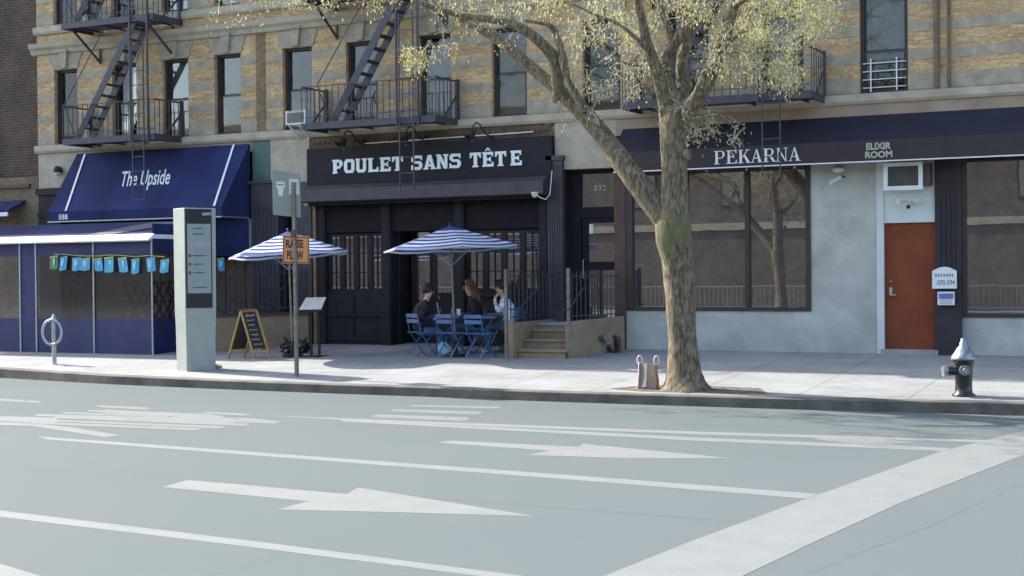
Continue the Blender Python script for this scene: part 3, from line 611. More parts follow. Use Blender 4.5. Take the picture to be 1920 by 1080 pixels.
# wall lamp, cameras
def wall_lamp(label, x, y, z):
    t = thing('wall_lamp', label, 'lamp', (x, y, z)); q = MB(); q.lathe((x,y-.1,z), [(.03,.14),(.09,.1),(.1,.03),(.1,0)][::-1], 12); q.box(x-.03,y-.06,z+.04,x+.03,y,z+.12); q.build('housing', m_ink, t)
    q = MB(); q.ball((x,y-.1,z-.03), .07, 10, sq=(1,1,.8)); q.build('globe', m_plastic, t)
wall_lamp('black wall lamp with white globe left of the blue awning', X(114,0,330), 0, Z(114,325,0)+.02)
def security_camera(label, px, py, Y, cable=None):
    p = F(px, py, Y); t = thing('security_camera', label, 'camera', p)
    q = MB(); q.lathe((p[0],p[1],p[2]), [(.02,-.07),(.055,-.04),(.06,.0),(.07,.01),(.07,.04)], 12); q.build('dome', m_plastic, t)
    if cable: q = MB(); q.tube([F(a, b_, Y-.02) for a, b_ in cable], .008, 5); q.build('cable', m_whitep, t)
security_camera('white dome security camera under the left end of the restaurant roller box', 574, 380, -.3)
security_camera('white dome security camera with looping cable at the right end of the roller box', 1003, 364, -.42, [(1003,362),(1012,370),(1023,374),(1031,365),(1033,345),(1035,320)])

# ------------------------------------------------------------------ restaurant sign
t = thing('restaurant_sign', 'long black signboard with bold white slab lettering above the restaurant', 'sign', (-1.9, -.05, 3.7))
b = MB(); b.box(-4.67,-.13,3.71,.93,-.01,4.47); b.build('board', m_blackp, t, bevel=.006)
def glyph(ch):
    # strokes as convex polygons in a unit box (x 0..1, y 0..1)
    T = .34; H = .2; s = .06
    P = {
    'P': [[(.08,0),(.08+T,0),(.08+T,1),(.08,1)],[(0,0),(.5,0),(.46,.12),(.04,.12)],[(0,.88),(.3,.88),(.3,1),(0,1)],[(.3,.8),(.86,.8),(.74,1),(.3,1)],[(.3,.34),(.74,.34),(.86,.52),(.3,.52)],[(.68,.42),(.86,.34+.13),(1,.6),(1,.8),(.9,.93),(.68,.86)]],
    'O': [[(0,.2),(.3,.2),(.3,.8),(0,.8)],[(.7,.2),(1,.2),(1,.8),(.7,.8)],[(.0,.8),(.3,.78),(.7,.78),(1,.8),(.82,1),(.18,1)],[(.18,0),(.82,0),(1,.2),(.7,.22),(.3,.22),(0,.2)]],
    'U': [[(.04,.2),(.32,.2),(.32,1),(.04,1)],[(.68,.2),(.96,.2),(.96,1),(.68,1)],[(.2,0),(.8,0),(.96,.2),(.68,.22),(.32,.22),(.04,.2)],[(-.03,.87),(.4,.87),(.4,1),(-.03,1)],[(.6,.87),(1.03,.87),(1.03,1),(.6,1)]],
    'L': [[(.08,0),(.4,0),(.4,1),(.08,1)],[(.4,0),(1,0),(1,.34),(.88,.34),(.82,.18),(.4,.18)],[(0,.88),(.5,.88),(.5,1),(0,1)],[(0,0),(.4,0),(.4,.12),(0,.12)]],
    'E': [[(.08,0),(.38,0),(.38,1),(.08,1)],[(.38,0),(1,0),(1,.32),(.88,.32),(.82,.18),(.38,.18)],[(.38,.82),(.8,.82),(.86,.7),(.96,.7),(.96,1),(.38,1)],[(.38,.42),(.72,.42),(.72,.58),(.38,.58)],[(.66,.32),(.76,.32),(.76,.68),(.66,.68)],[(0,0),(.38,0),(.38,.12),(0,.12)],[(0,.88),(.38,.88),(.38,1),(0,1)]],
    'T': [[(.35,0),(.65,0),(.65,1),(.35,1)],[(0,.82),(1,.82),(1,1),(0,1)],[(0,.62),(.12,.66),(.2,.84),(0,.84)],[(1,.62),(1,.84),(.8,.84),(.88,.66)],[(.22,0),(.78,0),(.74,.12),(.26,.12)]],
    'S': [[(0,0),(.12,0),(.16,.2),(.12,.34),(0,.34)],[(.12,.04),(.3,0),(.8,0),(1,.18),(.7,.2),(.14,.2)],[(.7,.18),(1,.18),(1,.44),(.7,.44)],[(.28,.44),(1,.42),(.82,.6),(.0,.62)],[(0,.6),(.3,.6),(.3,.84),(0,.84)],[(0,.82),(.84,.8),(.86,.96),(.7,1),(.18,1)],[(.84,.68),(.96,.68),(.96,1),(.86,1)]],
    'A': [[(.02,0),(.3,0),(.62,1),(.36,1)],[(.7,0),(1.0,0),(.66,1),(.44,1)],[(.2,.2),(.8,.2),(.76,.36),(.26,.36)],[(-.06,0),(.4,0),(.38,.1),(-.04,.1)],[(.6,0),(1.08,0),(1.06,.1),(.62,.1)]],
    'N': [[(.06,0),(.3,0),(.3,1),(.06,1)],[(.7,0),(.94,0),(.94,1),(.7,1)],[(.06,1),(.34,1),(.94,0),(.66,0)],[(-.02,0),(.38,0),(.38,.11),(-.02,.11)],[(-.04,.89),(.3,.89),(.3,1),(-.04,1)],[(.6,.89),(1.04,.89),(1.04,1),(.6,1)]]}
    P['^'] = [[(.22,1.08),(.36,1.08),(.52,1.22),(.5,1.32)],[(.78,1.08),(.64,1.08),(.48,1.22),(.5,1.32)]]
    return P[ch]
q = MB(); kk = 0
for word, pa, pb, pc in (('POULET', (623,327), (758,320), 25), ('SANS', (771,319), (867,315.5), 25), ('TET', (881,314.5), (952,311.8), 25), ('E', (957,313), (981,312), 25)):
    x0, x1 = X(pa[0],-.15,300), X(pb[0],-.15,300); n = len(word); cw = (x1-x0)/n; zb0 = 3.93; hh = .285
    for i, ch in enumerate(word):
        gl = list(glyph(ch)); 
        if word == 'TET' and i == 1: gl += glyph('^')
        for poly in gl:
            kk += 1; dy = -.002-.0006*(kk % 9)
            q.prism([(x0+cw*i+cw*.87*a, -.13, zb0+hh*c) for a, c in poly], (0, dy-.018, 0))
q.build('lettering', m_letter, t)
q = MB(); q.tube([F(685,269,-.1), F(830,259,-.1), F(1000,247,-.1)], .012, 6); tag(q.build('conduit', m_whitep), 'thin pale conduit pipe running above the black restaurant sign', 'pipe')
for i, (bx, by) in enumerate(((681,267),(797,260),(920,253))):
    p = F(bx, by, -.04); t = thing('gooseneck_lamp', ['black gooseneck lamp over the left end of the restaurant sign','black gooseneck lamp over the middle of the restaurant sign, beside the ladder','black gooseneck lamp over the right part of the restaurant sign'][i], 'lamp', p, 'gooseneck lamps above the restaurant sign')
    x, y, z = map(float, p); q = MB(); q.lathe((x,y,z-.05), [(.05,0),(.06,.04),(.05,.09)], 12); q.tube([(x,y-.03,z),(x,y-.12,z-.02),(x-.02,y-.25,z+.04),(x-.04,y-.36,z+.17),(x-.06,y-.48,z+.21),(x-.08,y-.57,z+.13),(x-.09,y-.6,z+.0)], .014, 7); q.build('arm', m_ink, t)
    q = MB(); vs = [(.022,.09),(.04,.06),(.06,.0),(.11,-.1),(.105,-.1),(.05,-.01)]; q.lathe((0,0,0), vs, 14); M_ = Matrix.Translation((x-.09,y-.6,z-.04)) @ Matrix.Rotation(R(-35),4,'X') @ Matrix.Rotation(R(18),4,'Y')
    q.v = [tuple(M_ @ Vector(v)) for v in q.v]; q.build('shade', m_ink, t)
t = thing('roller_box', 'slate grey roller shutter box below the restaurant sign', 'shutter box', (-1.9, -.2, 3.4))
b = MB(); b.prism([(-4.62,-.0,3.70),(-4.62,-.16,3.705),(-4.62,-.42,3.60),(-4.62,-.42,3.36),(-4.62,-.36,3.33),(-4.62,-.06,3.33)], (5.5,0,0)); b.build('hood', m_slate, t); b = MB(); b.box(-4.55,-.3,3.28,.8,-.1,3.33); b.build('guide_rail', m_blackm, t)

# ------------------------------------------------------------------ bakery awning
t = thing('bakery_awning', 'long navy awning with brown valance carrying white serif and cream lettering', 'awning', (6, -.3, 3.7))
ya = -.5; b = MB(); x0 = 2.35
b.add([(x0,-.02,4.52),(16,-.02,4.52),(16,ya,4.05),(x0,ya,4.05)], [(3,2,1,0)]); b.add([(x0,-.02,4.52),(x0,ya,4.05),(x0,-.02,4.05)], [(0,1,2)])
b.build('canvas', m_navy, t)
b = MB(); b.box(x0,ya-.01,3.70,16,ya+.01,4.05); b.box(x0-.01,ya+.01,3.7,x0+.01,-.02,4.05); b.build('valance', m_valance, t)
b = MB(); b.box(x0,ya-.016,3.68,16,ya+.012,3.70); b.build('piping', m_whitep, t)
def sglyph(ch):
    tk, tn, s = .2, .055, .045
    ser = lambda xc, y, w_: [(xc-w_,y),(xc+w_,y),(xc+w_,y+s),(xc-w_,y+s)]
    D = {'P': [[(.14,0),(.34,0),(.34,1),(.14,1)],ser(.24,0,.24),ser(.24,1-s,.24),[(.34,1-tn),(.7,1-tn),(.66,1),(.34,1)],[(.34,.42),(.66,.42),(.72,.48),(.34,.42+tn)],[(.62,.42),(.8,.5),(.92,.62),(.92,.82),(.8,.95),(.62,1),(.74,.85),(.76,.71),(.74,.56)]],
    'E': [[(.14,0),(.34,0),(.34,1),(.14,1)],ser(.24,0,.24),ser(.24,1-s,.24),[(.34,0),(.92,0),(.92,.26),(.86,.26),(.78,.07),(.34,.06)],[(.34,.94),(.76,.94),(.84,.76),(.9,.76),(.88,1),(.34,1)],[(.34,.48),(.68,.48),(.68,.55),(.34,.55)],[(.64,.38),(.69,.38),(.69,.65),(.64,.65)]],
    'K': [[(.1,0),(.3,0),(.3,1),(.1,1)],ser(.2,0,.22),ser(.2,1-s,.2),[(.3,.42),(.36,.4),(.84,1),(.76,1)],[(.42,.56),(.54,.68),(1.0,0),(.76,0)],ser(.88,0,.22),ser(.8,1-s,.18)],
    'A': [[(.1,0),(.17,0),(.52,1),(.46,1)],[(.66,0),(.9,0),(.54,1),(.44,1)],[(.24,.3),(.76,.3),(.74,.36),(.26,.36)],ser(.13,0,.16),ser(.8,0,.22)],
    'R': [[(.12,0),(.32,0),(.32,1),(.12,1)],ser(.22,0,.22),ser(.22,1-s,.22),[(.32,1-tn),(.66,1-tn),(.62,1),(.32,1)],[(.32,.46),(.62,.46),(.68,.52),(.32,.46+tn)],[(.58,.46),(.76,.54),(.86,.66),(.86,.84),(.76,.95),(.58,1),(.68,.86),(.7,.73),(.68,.6)],[(.46,.48),(.66,.5),(1.02,0),(.8,0)],ser(.94,0,.12)],
    'N': [[(.14,0),(.2,0),(.2,1),(.14,1)],[(.8,0),(.86,0),(.86,1),(.8,1)],[(.06,1),(.28,1),(.86,0),(.78,0)],ser(.17,0,.17),ser(.83,1-s,.17)]}
    return D[ch]
q = MB(); kk = 0; pa, pb = X(1339,ya,300), X(1503,ya,300); cw = (pb-pa)/7
for i, ch in enumerate('PEKARNA'):
    for poly in sglyph(ch):
        kk += 1; q.prism([(pa+cw*i+cw*.95*a, ya-.011, 3.755+.235*c) for a, c in poly], (0,-.004-.0006*(kk % 9),0))
q.build('lettering', m_whitep, t)
q = MB()
text(q, 'ELIXIR', (X(1624.5,ya,280),ya-.014,3.885), (X(1671,ya,280)-X(1624.5,ya,280),0,0), (0,0,.115), .035)
text(q, 'ROOM', (X(1622.5,ya,290),ya-.014,3.745), (X(1673.5,ya,290)-X(1622.5,ya,290),0,0), (0,0,.115), .035)
q.build('small_lettering', m_cream, t)
q = MB(); text(q, '592', (X(1161,ya,312),ya-.014,3.75), (X(1194,ya,312)-X(1161,ya,312),0,0), (0,0,.125), .01); q.build('house_number', m_whitep, t)
for i, px in enumerate((1278,1325,1400,1490)):
    q = MB(); q.ball((X(px,-.3,330),-.3,3.66), .022, 8); tag(q.build('awning_bulb', m_plastic), 'small bulb under the long navy awning, %s from the tree' % ords[i], 'bulb', 'small bulbs under the navy awning')

# ------------------------------------------------------------------ air conditioners, lamps, notices
p0 = F(1656,306,-.25); p1 = F(1730,355,-.25); x0, x1, z1_, z0 = float(p0[0]), float(p1[0]), float(p0[2])+.0, float(p1[2])
t = thing('air_conditioner', 'white framed air conditioner above the rust orange door', 'air conditioner', (x0, -.1, z0))
b = MB(); b.box(x0,-.25,z0,x0+.07,0,z1_); b.box(x1-.07,-.25,z0,x1,0,z1_); b.box(x0+.07,-.25,z0,x1-.07,0,z0+.07); b.box(x0+.07,-.25,z1_-.06,x1-.07,0,z1_); b.build('casing', m_whitep, t)
b = MB(); b.box(x0+.07,-.2,z0+.07,x1-.07,-.1,z1_-.06)
for k in range(9): b.box(x0+.07,-.21,z0+.09+k*.04,x1-.07,-.2,z0+.105+k*.04)
b.build('grille', mat('brown_grey_grille', (.085,.075,.065), .7), t); b = MB(); b.box(x1,-.22,z0+.07,x1+.12,-.02,z1_-.04); b.build('side_vent', m_rust, t)
c = F(1703,380,-.12); t = thing('twin_floodlight', 'white twin floodlight with sensor between the air conditioner and the orange door', 'lamp', c)
q = MB(); x, y, z = map(float, c); q.tube([(x,0,z+.02),(x,-.08,z+.02)], .05, 12); q.build('base', m_plastic, t)
for s in (-1, 1):
    q = MB(); q.tube([(x+s*.03,-.08,z+.03),(x+s*.09,-.12,z+.05),(x+s*.16,-.2,z+.02)], [.02,.03,.05], 10); q.build('lamp_head', m_plastic, t)
q = MB(); q.ball((x,-.12,z-.07), .035, 10); q.build('sensor', m_ink, t)
c = F(1572,318,-.12); t = thing('round_wall_light', 'round white light tucked under the navy awning on the grey wall', 'lamp', c); q = MB(); q.ball(tuple(map(float,c)), .1, 14, sq=(1.1,.8,.6)); q.build('diffuser', m_plastic, t)
c = F(1570,336,-.2); x, y, z = map(float, c); t = thing('bullet_camera', 'white bullet security camera on the grey wall below the round light', 'camera', (x,0,z)); q = MB(); q.tube([(x-.11,-.28,z-.07),(x+.05,-.16,z+.04)], .035, 10); q.build('body', m_plastic, t)
q = MB(); q.tube([(x+.04,-.16,z+.04),(x+.07,-.06,z+.05),(x+.07,0,z+.05)], .02, 8); q.build('mount', m_rust, t)
c0, c1 = F(536,235,-.35), F(573,206,-.35); x0, x1, z0, z1_ = float(c0[0]), float(c1[0]), float(c0[2]), float(c1[2])
t = thing('air_conditioner', 'white window air conditioner with diagonal support legs beside the middle fire escape', 'air conditioner', (x0, -.1, z0))
b = MB(); b.box(x0,-.36,z0,x1,.1,z1_); b.build('casing', m_whitep, t, bevel=.01)
b = MB(); b.box(x0+.04,-.368,z0+.04,x1-.04,-.36,z1_-.04); [b.box(x0+.05,-.374,z0+.06+k*.03,x1-.05,-.368,z0+.07+k*.03) for k in range(8)]; b.build('grille', m_blind, t)
for xx in (x0+.06, x0+.3):
    q = MB(); q.bar((xx,-.33,z0),(xx+.06,-.02,z0-.27),.035,.02, up=(1,0,0)); q.build('support_leg', m_whitep, t)
t = thing('address_notice', 'white arch topped notice board with building numbers on the dark pier', 'sign', (X(1770,-.12,520), -.1, 1.6))
xa, xc = X(1748,-.12,520), X(1794,-.12,520); za, zc_ = Z(1770,541,-.12), Z(1770,508,-.12)
b = MB(); n = 8; arc = [(xa+(xc-xa)*k/n, -.115, zc_+.07*math.sin(math.pi*k/n)) for k in range(n, -1, -1)]; b.prism([(xa,-.115,za),(xc,-.115,za)]+arc, (0,-.02,0)); b.build('board', m_whitep, t)
q = MB(); text(q, '-592-594', (xa+.06,-.137,za+.06), (xc-xa-.09,0,0), (0,0,.085), .02)
for k in range(7): q.box(xa+.05+k*.045,-.138,za+.2,xa+.075+k*.045,-.135,za+.245)
q.build('lettering', m_blind, t)
t = thing('small_notice', 'small white and blue notice under the arch topped board on the dark pier', 'sign', (X(1774,-.12,560), -.1, 1.4))
xa, xc = X(1758,-.12,560), X(1790,-.12,560); za, zc_ = Z(1774,572,-.12), Z(1774,547,-.12)
b = MB(); b.box(xa,-.13,za,xc,-.11,zc_); b.build('board', m_whitep, t); b = MB(); b.box(xa+.02,-.135,zc_-.11,xc-.02,-.131,zc_-.03); [b.box(xa+.03,-.135,za+.03+k*.035,xc-.04,-.131,za+.04+k*.035) for k in range(3)]; b.build('print', mat('blue_print', (.12,.17,.4), .6), t)

# ------------------------------------------------------------------ stoop, areaway, fences
def fence(name, label, p0, p1, z0, z1f, n, gp=None, posts=(True, False)):
    t = thing(name, label, 'fence', (p0[0], p0[1], z0), gp); a = Vector((p0[0],p0[1],0)); c = Vector((p1[0],p1[1],0))
    q = MB()
    for zz in (z0+.1, z1f-.06): q.bar(a+Vector((0,0,zz)), c+Vector((0,0,zz)), .03, .02)
    q.build('rail', m_iron, t)
    for k in range(n+1):
        p = a.lerp(c, k/n); q = MB(); q.bar((p.x,p.y,z0+.02),(p.x,p.y,z1f),.016,.016); q.prism([(p.x-.012,p.y-.008,z1f),(p.x+.012,p.y-.008,z1f),(p.x,p.y-.008,z1f+.04)], (0,.016,0)); q.build('picket', m_iron, t)
    return t
gs = gz(-1.9)
st = thing('stoop', 'tan stucco stoop with three worn steps leading to the doorway', 'steps', (1.4, -1.0, gs-.01))
b = MB(); b.prism([(.83,-1.9,gs-.05),(.95,-1.9,gs-.05),(.95,-1.9,.97),(.83,-1.9,.97)], (0,1.85,0)); b.build('cheek_wall', m_tan, st, bevel=.008)
b = MB(); b.prism([(2.0,-1.72,gs-.05),(2.36,-.04,gs-.0),(2.24,-.04,gs-.0),(1.9,-1.72,gs-.05)], (0,0,.99-gs+.05)); b.build('cheek_wall', m_tan, st, bevel=.008)
for k, (y0, zz) in enumerate(((-1.72,gs+.16),(-1.42,gs+.33),(-1.12,gs+.5),(-.82,.93))):
    b = MB(); b.box(.951,y0,gs-.05,1.95+.06*k,-.06 if k == 3 else y0+.30,zz); b.box(.951,y0-.03,zz-.05,1.95+.06*k,y0-.0005,zz); b.build('step' if k < 3 else 'landing', m_tan if k < 3 else m_conc, st, bevel=.01)
for px, base in ((950,672),(1067,672)):
    p = S(px, base); q = MB(); q.bar((p[0],p[1],p[2]-.03),(p[0],p[1],p[2]+1.6),.055,.055); q.build('corner_post', m_post, st)
q = MB(); q.tube([F(955,580,-1.88),F(972,580,-1.7),F(1003,548,-1.2),F(1012,537,-1.0)], .014, 7); q.build('handrail', m_iron, st)
q = MB(); q.tube([F(1056,581,-1.95),F(1068,580,-1.7),F(1085,552,-1.3),F(1095,540,-1.1)], .014, 7); q.build('handrail', m_iron, st)
fence('stoop_fence', 'black iron fence on the left wall of the stoop, beside the seated man', (.89,-1.85), (.95,-.1), .97, Z(952,512,-1.85), 11, 'iron fences by the stoop and areaway')
fence('stoop_fence', 'black iron fence on the right wall of the stoop before the glass entrance door', (2.0,-1.62), (2.28,-.1), .99, Z(1070,512,-1.7), 11, 'iron fences by the stoop and areaway')
aw = thing('areaway_wall', 'low tan stucco wall behind the chalkboard sign', 'wall', (-5.2, -1, .35)); pa, pb = S(404,660), S(579,645.5)
pa = Vector((float(pa[0]),float(pa[1]),0)); pb = Vector((float(pb[0]),float(pb[1]),0)); dd = pb-pa; nn = Vector((-dd.y, dd.x, 0)).normalized()*.2; zt1 = 1.03
b = MB(); b.prism([pa+Vector((0,0,.25)), pb+Vector((0,0,.25)), pb+nn+Vector((0,0,.25)), pa+nn+Vector((0,0,.25))], (0,0,zt1-.25)); b.build('stucco', m_tan, aw)
b = MB(); e = dd.normalized()*.04; b.prism([pa-e-nn*.2+Vector((0,0,zt1)), pb-nn*.2+Vector((0,0,zt1)), pb+nn*1.2+Vector((0,0,zt1)), pa-e+nn*1.2+Vector((0,0,zt1))], (0,0,.06)); b.build('coping', m_slate, aw)
fence('areaway_fence', 'black iron fence on the low tan wall behind the chalkboard sign', pa+nn*.5, pb+nn*.5, zt1+.06, Z(500,507,-.9), 17, 'iron fences by the stoop and areaway')
q = MB(); q.tube([F(412,582,-1.7),F(468,538,-.9)], .013, 6); q.tube([F(478,582,-1.0),F(535,536,-.3)], .013, 6); tag(q.build('stair_handrail', m_iron), 'pair of sloping iron handrails behind the areaway fence', 'handrail')
t = thing('gas_meter', 'grey utility meter and rusty pipework against the right side of the stoop', 'meter', S(1150,657))
def P3(px, py, Y): return tuple(map(float, F(px, py, Y)))
q = MB(); c = P3(1131,633,-.85); q.tube([(c[0]-.02,c[1],c[2]),(c[0]+.08,c[1]-.06,c[2])], .055, 12); q.build('dial', m_post, t)
c = P3(1142,634,-.75); q = MB(); q.box(c[0]-.02,c[1]-.06,c[2]-.10,c[0]+.05,c[1]+.03,c[2]+.08); q.build('box', m_galv, t)
c = P3(1156,640,-.5); q = MB(); q.tube([(c[0],c[1]-.1,c[2]+.1),(c[0]+.1,c[1]-.15,c[2]+.05),(c[0]+.12,c[1]-.15,c[2]-.15),(c[0],c[1]-.15,c[2]-.2),(c[0]-.12,c[1]-.1,c[2]-.1)], .04, 8); q.tube([(c[0]+.02,c[1]-.05,c[2]-.22),(c[0]+.05,c[1]-.15,c[2]+.05)], .04, 10); q.build('pipe', m_rust, t)
# ------------------------------------------------------------------ kiosk
A_, B_, C_ = Vector((-4.31,-4.77,0)), Vector((-3.93,-4.94,0)), Vector((-3.645,-4.47,0)); D_ = A_+C_-B_
t = thing('information_kiosk', 'tall grey metal information kiosk with a lit screen on the pavement', 'kiosk', (-4,-4.65,.18)); zg = .16; zt_ = 3.06
u_ = (C_-B_).normalized(); n_ = Vector((u_.y,-u_.x,0)); v_ = (B_-A_).normalized()
q = MB()
def kq(sc0, z): c = (A_+B_+C_+D_)/4; return [c+(p-c)*sc0+Vector((0,0,z)) for p in (A_,B_,C_,D_)]
rings = [(kq(.96, zg)), kq(.99,.95), kq(1.03,1.25), kq(1.05,zt_)]
vs = [p for r_ in rings for p in r_]; q.add(vs, [(i*4+k,i*4+(k+1)%4,(i+1)*4+(k+1)%4,(i+1)*4+k) for i in range(3) for k in range(4)]+[(12,13,14,15),(3,2,1,0)]); q.build('body', m_alu, t, bevel=.01)
r1 = kq(1.045, 0); b0, c0 = r1[1], r1[2]; L = (c0-b0).length; un = (c0-b0).normalized(); nv = Vector((un.y,-un.x,0))
def face(a, c, z0, z1_, off, m, name, par=t):
    q = MB(); p = b0+un*L*a+nv*off; p2 = b0+un*L*c+nv*off; q.prism([p+Vector((0,0,z0)),p2+Vector((0,0,z0)),p2+Vector((0,0,z1_)),p+Vector((0,0,z1_))], -nv*.01); return q.build(name, m, par)
face(.02,.86,1.30,3.04,.012, m_ink, 'bezel')
scr = face(.07,.82,1.56,2.78,.016, mat('lit_screen', (.08,.12,.14), .4, emit=(.28,.38,.42,.08)), 'screen')
q = MB()
for zz in (2.22,2.07,1.92):
    p = b0+un*L*.14+nv*.02; q.tube([p+Vector((0,0,zz)), p+nv*.003+Vector((0,0,zz))], .03, 10, 0)
for k, zz in enumerate((2.7,2.6,2.22,2.07,1.92,1.66)):
    a = b0+un*L*.25+nv*.019; c = b0+un*L*(.55+.06*(k%3))+nv*.019; q.bar(a+Vector((0,0,zz)), c+Vector((0,0,zz)), .004, .016, 1)
a = b0+un*L*.08+nv*.018; c = b0+un*L*.81+nv*.018; q.prism([a+Vector((0,0,2.46)),c+Vector((0,0,2.46)),c+Vector((0,0,2.38)),a+Vector((0,0,2.38))], nv*.002, 2)
q.build('display_graphics', [mat('red_disc', (.3,.03,.02), .5), mat('screen_text', (.03,.05,.07), .5), mat('screen_band', (.16,.17,.22), .5, emit=(.5,.45,.65,.05))], scr)
q = MB(); p = b0+un*L*.55+nv*.0225; text(q, 'LinkNYC', p+Vector((0,0,2.93)), un*L*.29, (0,0,.055), .02); q.build('logo', m_whitep, t)
q = MB(); p = S(405,690); q.ball((float(p[0]),float(p[1]),float(p[2])+.03), .07, 9, sq=(1.2,.9,.7)); q.ball((float(p[0])+.09,float(p[1]),float(p[2])+.02), .04, 8); tag(q.build('crumpled_bag', m_paper), 'crumpled brown paper bag at the foot of the information kiosk', 'litter')

# ------------------------------------------------------------------ sign post
p = S(556.5,706); px_, py_, pz = map(float, p); t = thing('sign_post', 'rusty steel sign post near the kerb', 'post', p)
q = MB(); q.bar((px_,py_,pz-.05),(px_-.02,py_,pz+3.22),.055,.05); q.build('pole', m_post, t)
fr_ = Vector((CP[0]-px_, CP[1]-py_, 0)).normalized(); rt_ = Vector((-fr_.y, fr_.x, 0))
def plate(name, label, lx, rx, ty, by, off, m, m2=None):
    base = Vector((px_, py_, 0))-fr_*off
    # plane through base with normal fr_
    def ip(x, y): r = Vector(ray(x, y)); c0 = Vector(CP); return c0+r*((base-c0).dot(fr_)/r.dot(fr_))
    return ip
ip = plate('', '', 0, 0, 0, 0, .035, None)
def sheet(name, pts, m, depth, par=None, loc=ip):
    q = MB(); q.prism([loc(*p) for p in pts], fr_*depth); return q.build(name, m, par, bevel=.003 if abs(depth) > .002 else 0)
rs = thing('warning_sign', 'square orange warning sign with black lettering on the post', 'sign', (px_, py_, 2.1))
sheet('panel', [(530,494),(580,495),(580,443),(530,441)], m_orange, -.006, rs)
q = MB()
for a, c in (((532,492),(578,493)),((578,493),(578,445)),((578,445),(532,443.5)),((532,443.5),(532,492))): q.bar(ip(*a)+fr_*.002, ip(*c)+fr_*.002, .004, .012, up=tuple(rt_) if a[0] == c[0] else (0,0,1))
text(q, 'RAISE', ip(536,465), ip(569,465)-ip(536,465), ip(536,449.5)-ip(536,465), .03, off=.004); text(q, 'PLOW', ip(538,486.5), ip(569,486.5)-ip(538,486.5), ip(538,470)-ip(538,486.5), .03, off=.004); q.build('lettering', m_ink, rs)
gp_ = thing('street_sign', 'large grey green sign plate seen from behind at the top of the post', 'sign', (px_, py_, 3))
sheet('plate', [(512,403),(564,408),(563,326),(510,318)], mat('grey_green_metal', (.25,.27,.23), .5, .05, 3, metal=.2), -.006, gp_)
sheet('sticker', [(542,364),(561,365),(559,336),(542,335)], m_plastic, .004, gp_); sheet('sticker', [(518,352),(534,353),(534,341),(518,340)], m_plastic, .004, gp_); sheet('sticker', [(522,367),(530,368),(532,352),(520,351)], m_plastic, .003, gp_)
q = MB()
for k in range(3): q.bar(ip(545,342+k*7)+fr_*.006, ip(557,343+k*7)+fr_*.006, .002, .018)
q.bar(ip(520,346)+fr_*.006, ip(532,346.5)+fr_*.006, .002, .02); q.build('faded_print', m_blind, gp_)
q = MB(); q.bar(ip(551,425), ip(556,448), .03, .02); q.box(px_-.06,py_-.04,2.5,px_+.02,py_-.02,2.62); q.build('bracket', m_rust, t)

# ------------------------------------------------------------------ bike rack, hydrant
p = S(102,683); x, y, z = map(float, p); t = thing('bike_rack', 'pale grey steel bike rack post with a ring', 'bike rack', p)
q = MB(); q.lathe((x,y,z-.02), [(.05,0),(.042,.05),(.04,.6),(.042,.82),(.05,.84),(.05,.9),(.035,.93),(.012,.98)], 14); q.build('post', m_galv, t, smooth=False)
q = MB(); n = 28; pts = [(x+.21*math.cos(2*math.pi*k/n)*.9, y-.05+.21*math.cos(2*math.pi*k/n)*.25, z+.61+.235*math.sin(2*math.pi*k/n)) for k in range(n+1)]; q.tube(pts, .026, 8, cap=False); q.build('ring', m_galv, t, smooth=True)
p = S(1807,742); x, y, z = map(float, p); t = thing('fire_hydrant', 'black fire hydrant with silver painted cap near the kerb', 'fire hydrant', p)
m_hyd = mat('black_enamel', (.02,.02,.022), .3, .2, 12); m_silv = mat('silver_paint', (.3,.33,.33), .4, .3, 14, metal=.7)
q = MB(); q.lathe((x,y,z-.02), [(.15,0),(.15,.04),(.115,.06),(.11,.14),(.115,.3),(.125,.44),(.135,.47),(.135,.5)], 22); q.build('barrel', m_hyd, t, smooth=True)
q = MB(); q.lathe((x,y,z+.48), [(.165,0),(.17,.02),(.155,.05),(.12,.1),(.09,.15),(.05,.19),(.05,.23),(.035,.24),(.035,.28),(.02,.29)], 22); q.build('cap', m_silv, t, smooth=True)
q = MB(); q.tube([(x-.08,y-.04,z+.34),(x-.2,y-.1,z+.33)], [.065,.06], 14); q.build('nozzle', m_hyd, t)
q = MB(); q.tube([(x-.2,y-.1,z+.33),(x-.25,y-.125,z+.33)], [.075,.07], 14); q.build('nozzle_cap', m_silv, t)
q = MB(); q.tube([(x+.02,y-.08,z+.35),(x+.05,y-.17,z+.35)], [.07,.07], 14); q.tube([(x+.05,y-.17,z+.35),(x+.06,y-.19,z+.35)], [.04,.035], 12); q.build('nozzle', m_silv, t)

# ------------------------------------------------------------------ chalkboard, menu stand, bags
t = thing('chalkboard_sign', 'wooden A frame chalkboard with white chalk writing on the pavement', 'chalkboard', (-4.2,-2.75,.28))
b1, b2, b3, b4 = [Vector(map(float, S(*p))) for p in ((428,672),(478,673),(507,672),(458,670))]; hgt = .90
tA = (b1+b2)/2+Vector((0,0,hgt)); tB = (b3+b4)/2+Vector((0,0,hgt)); tA = tA+(Vector((0,0,0))); 
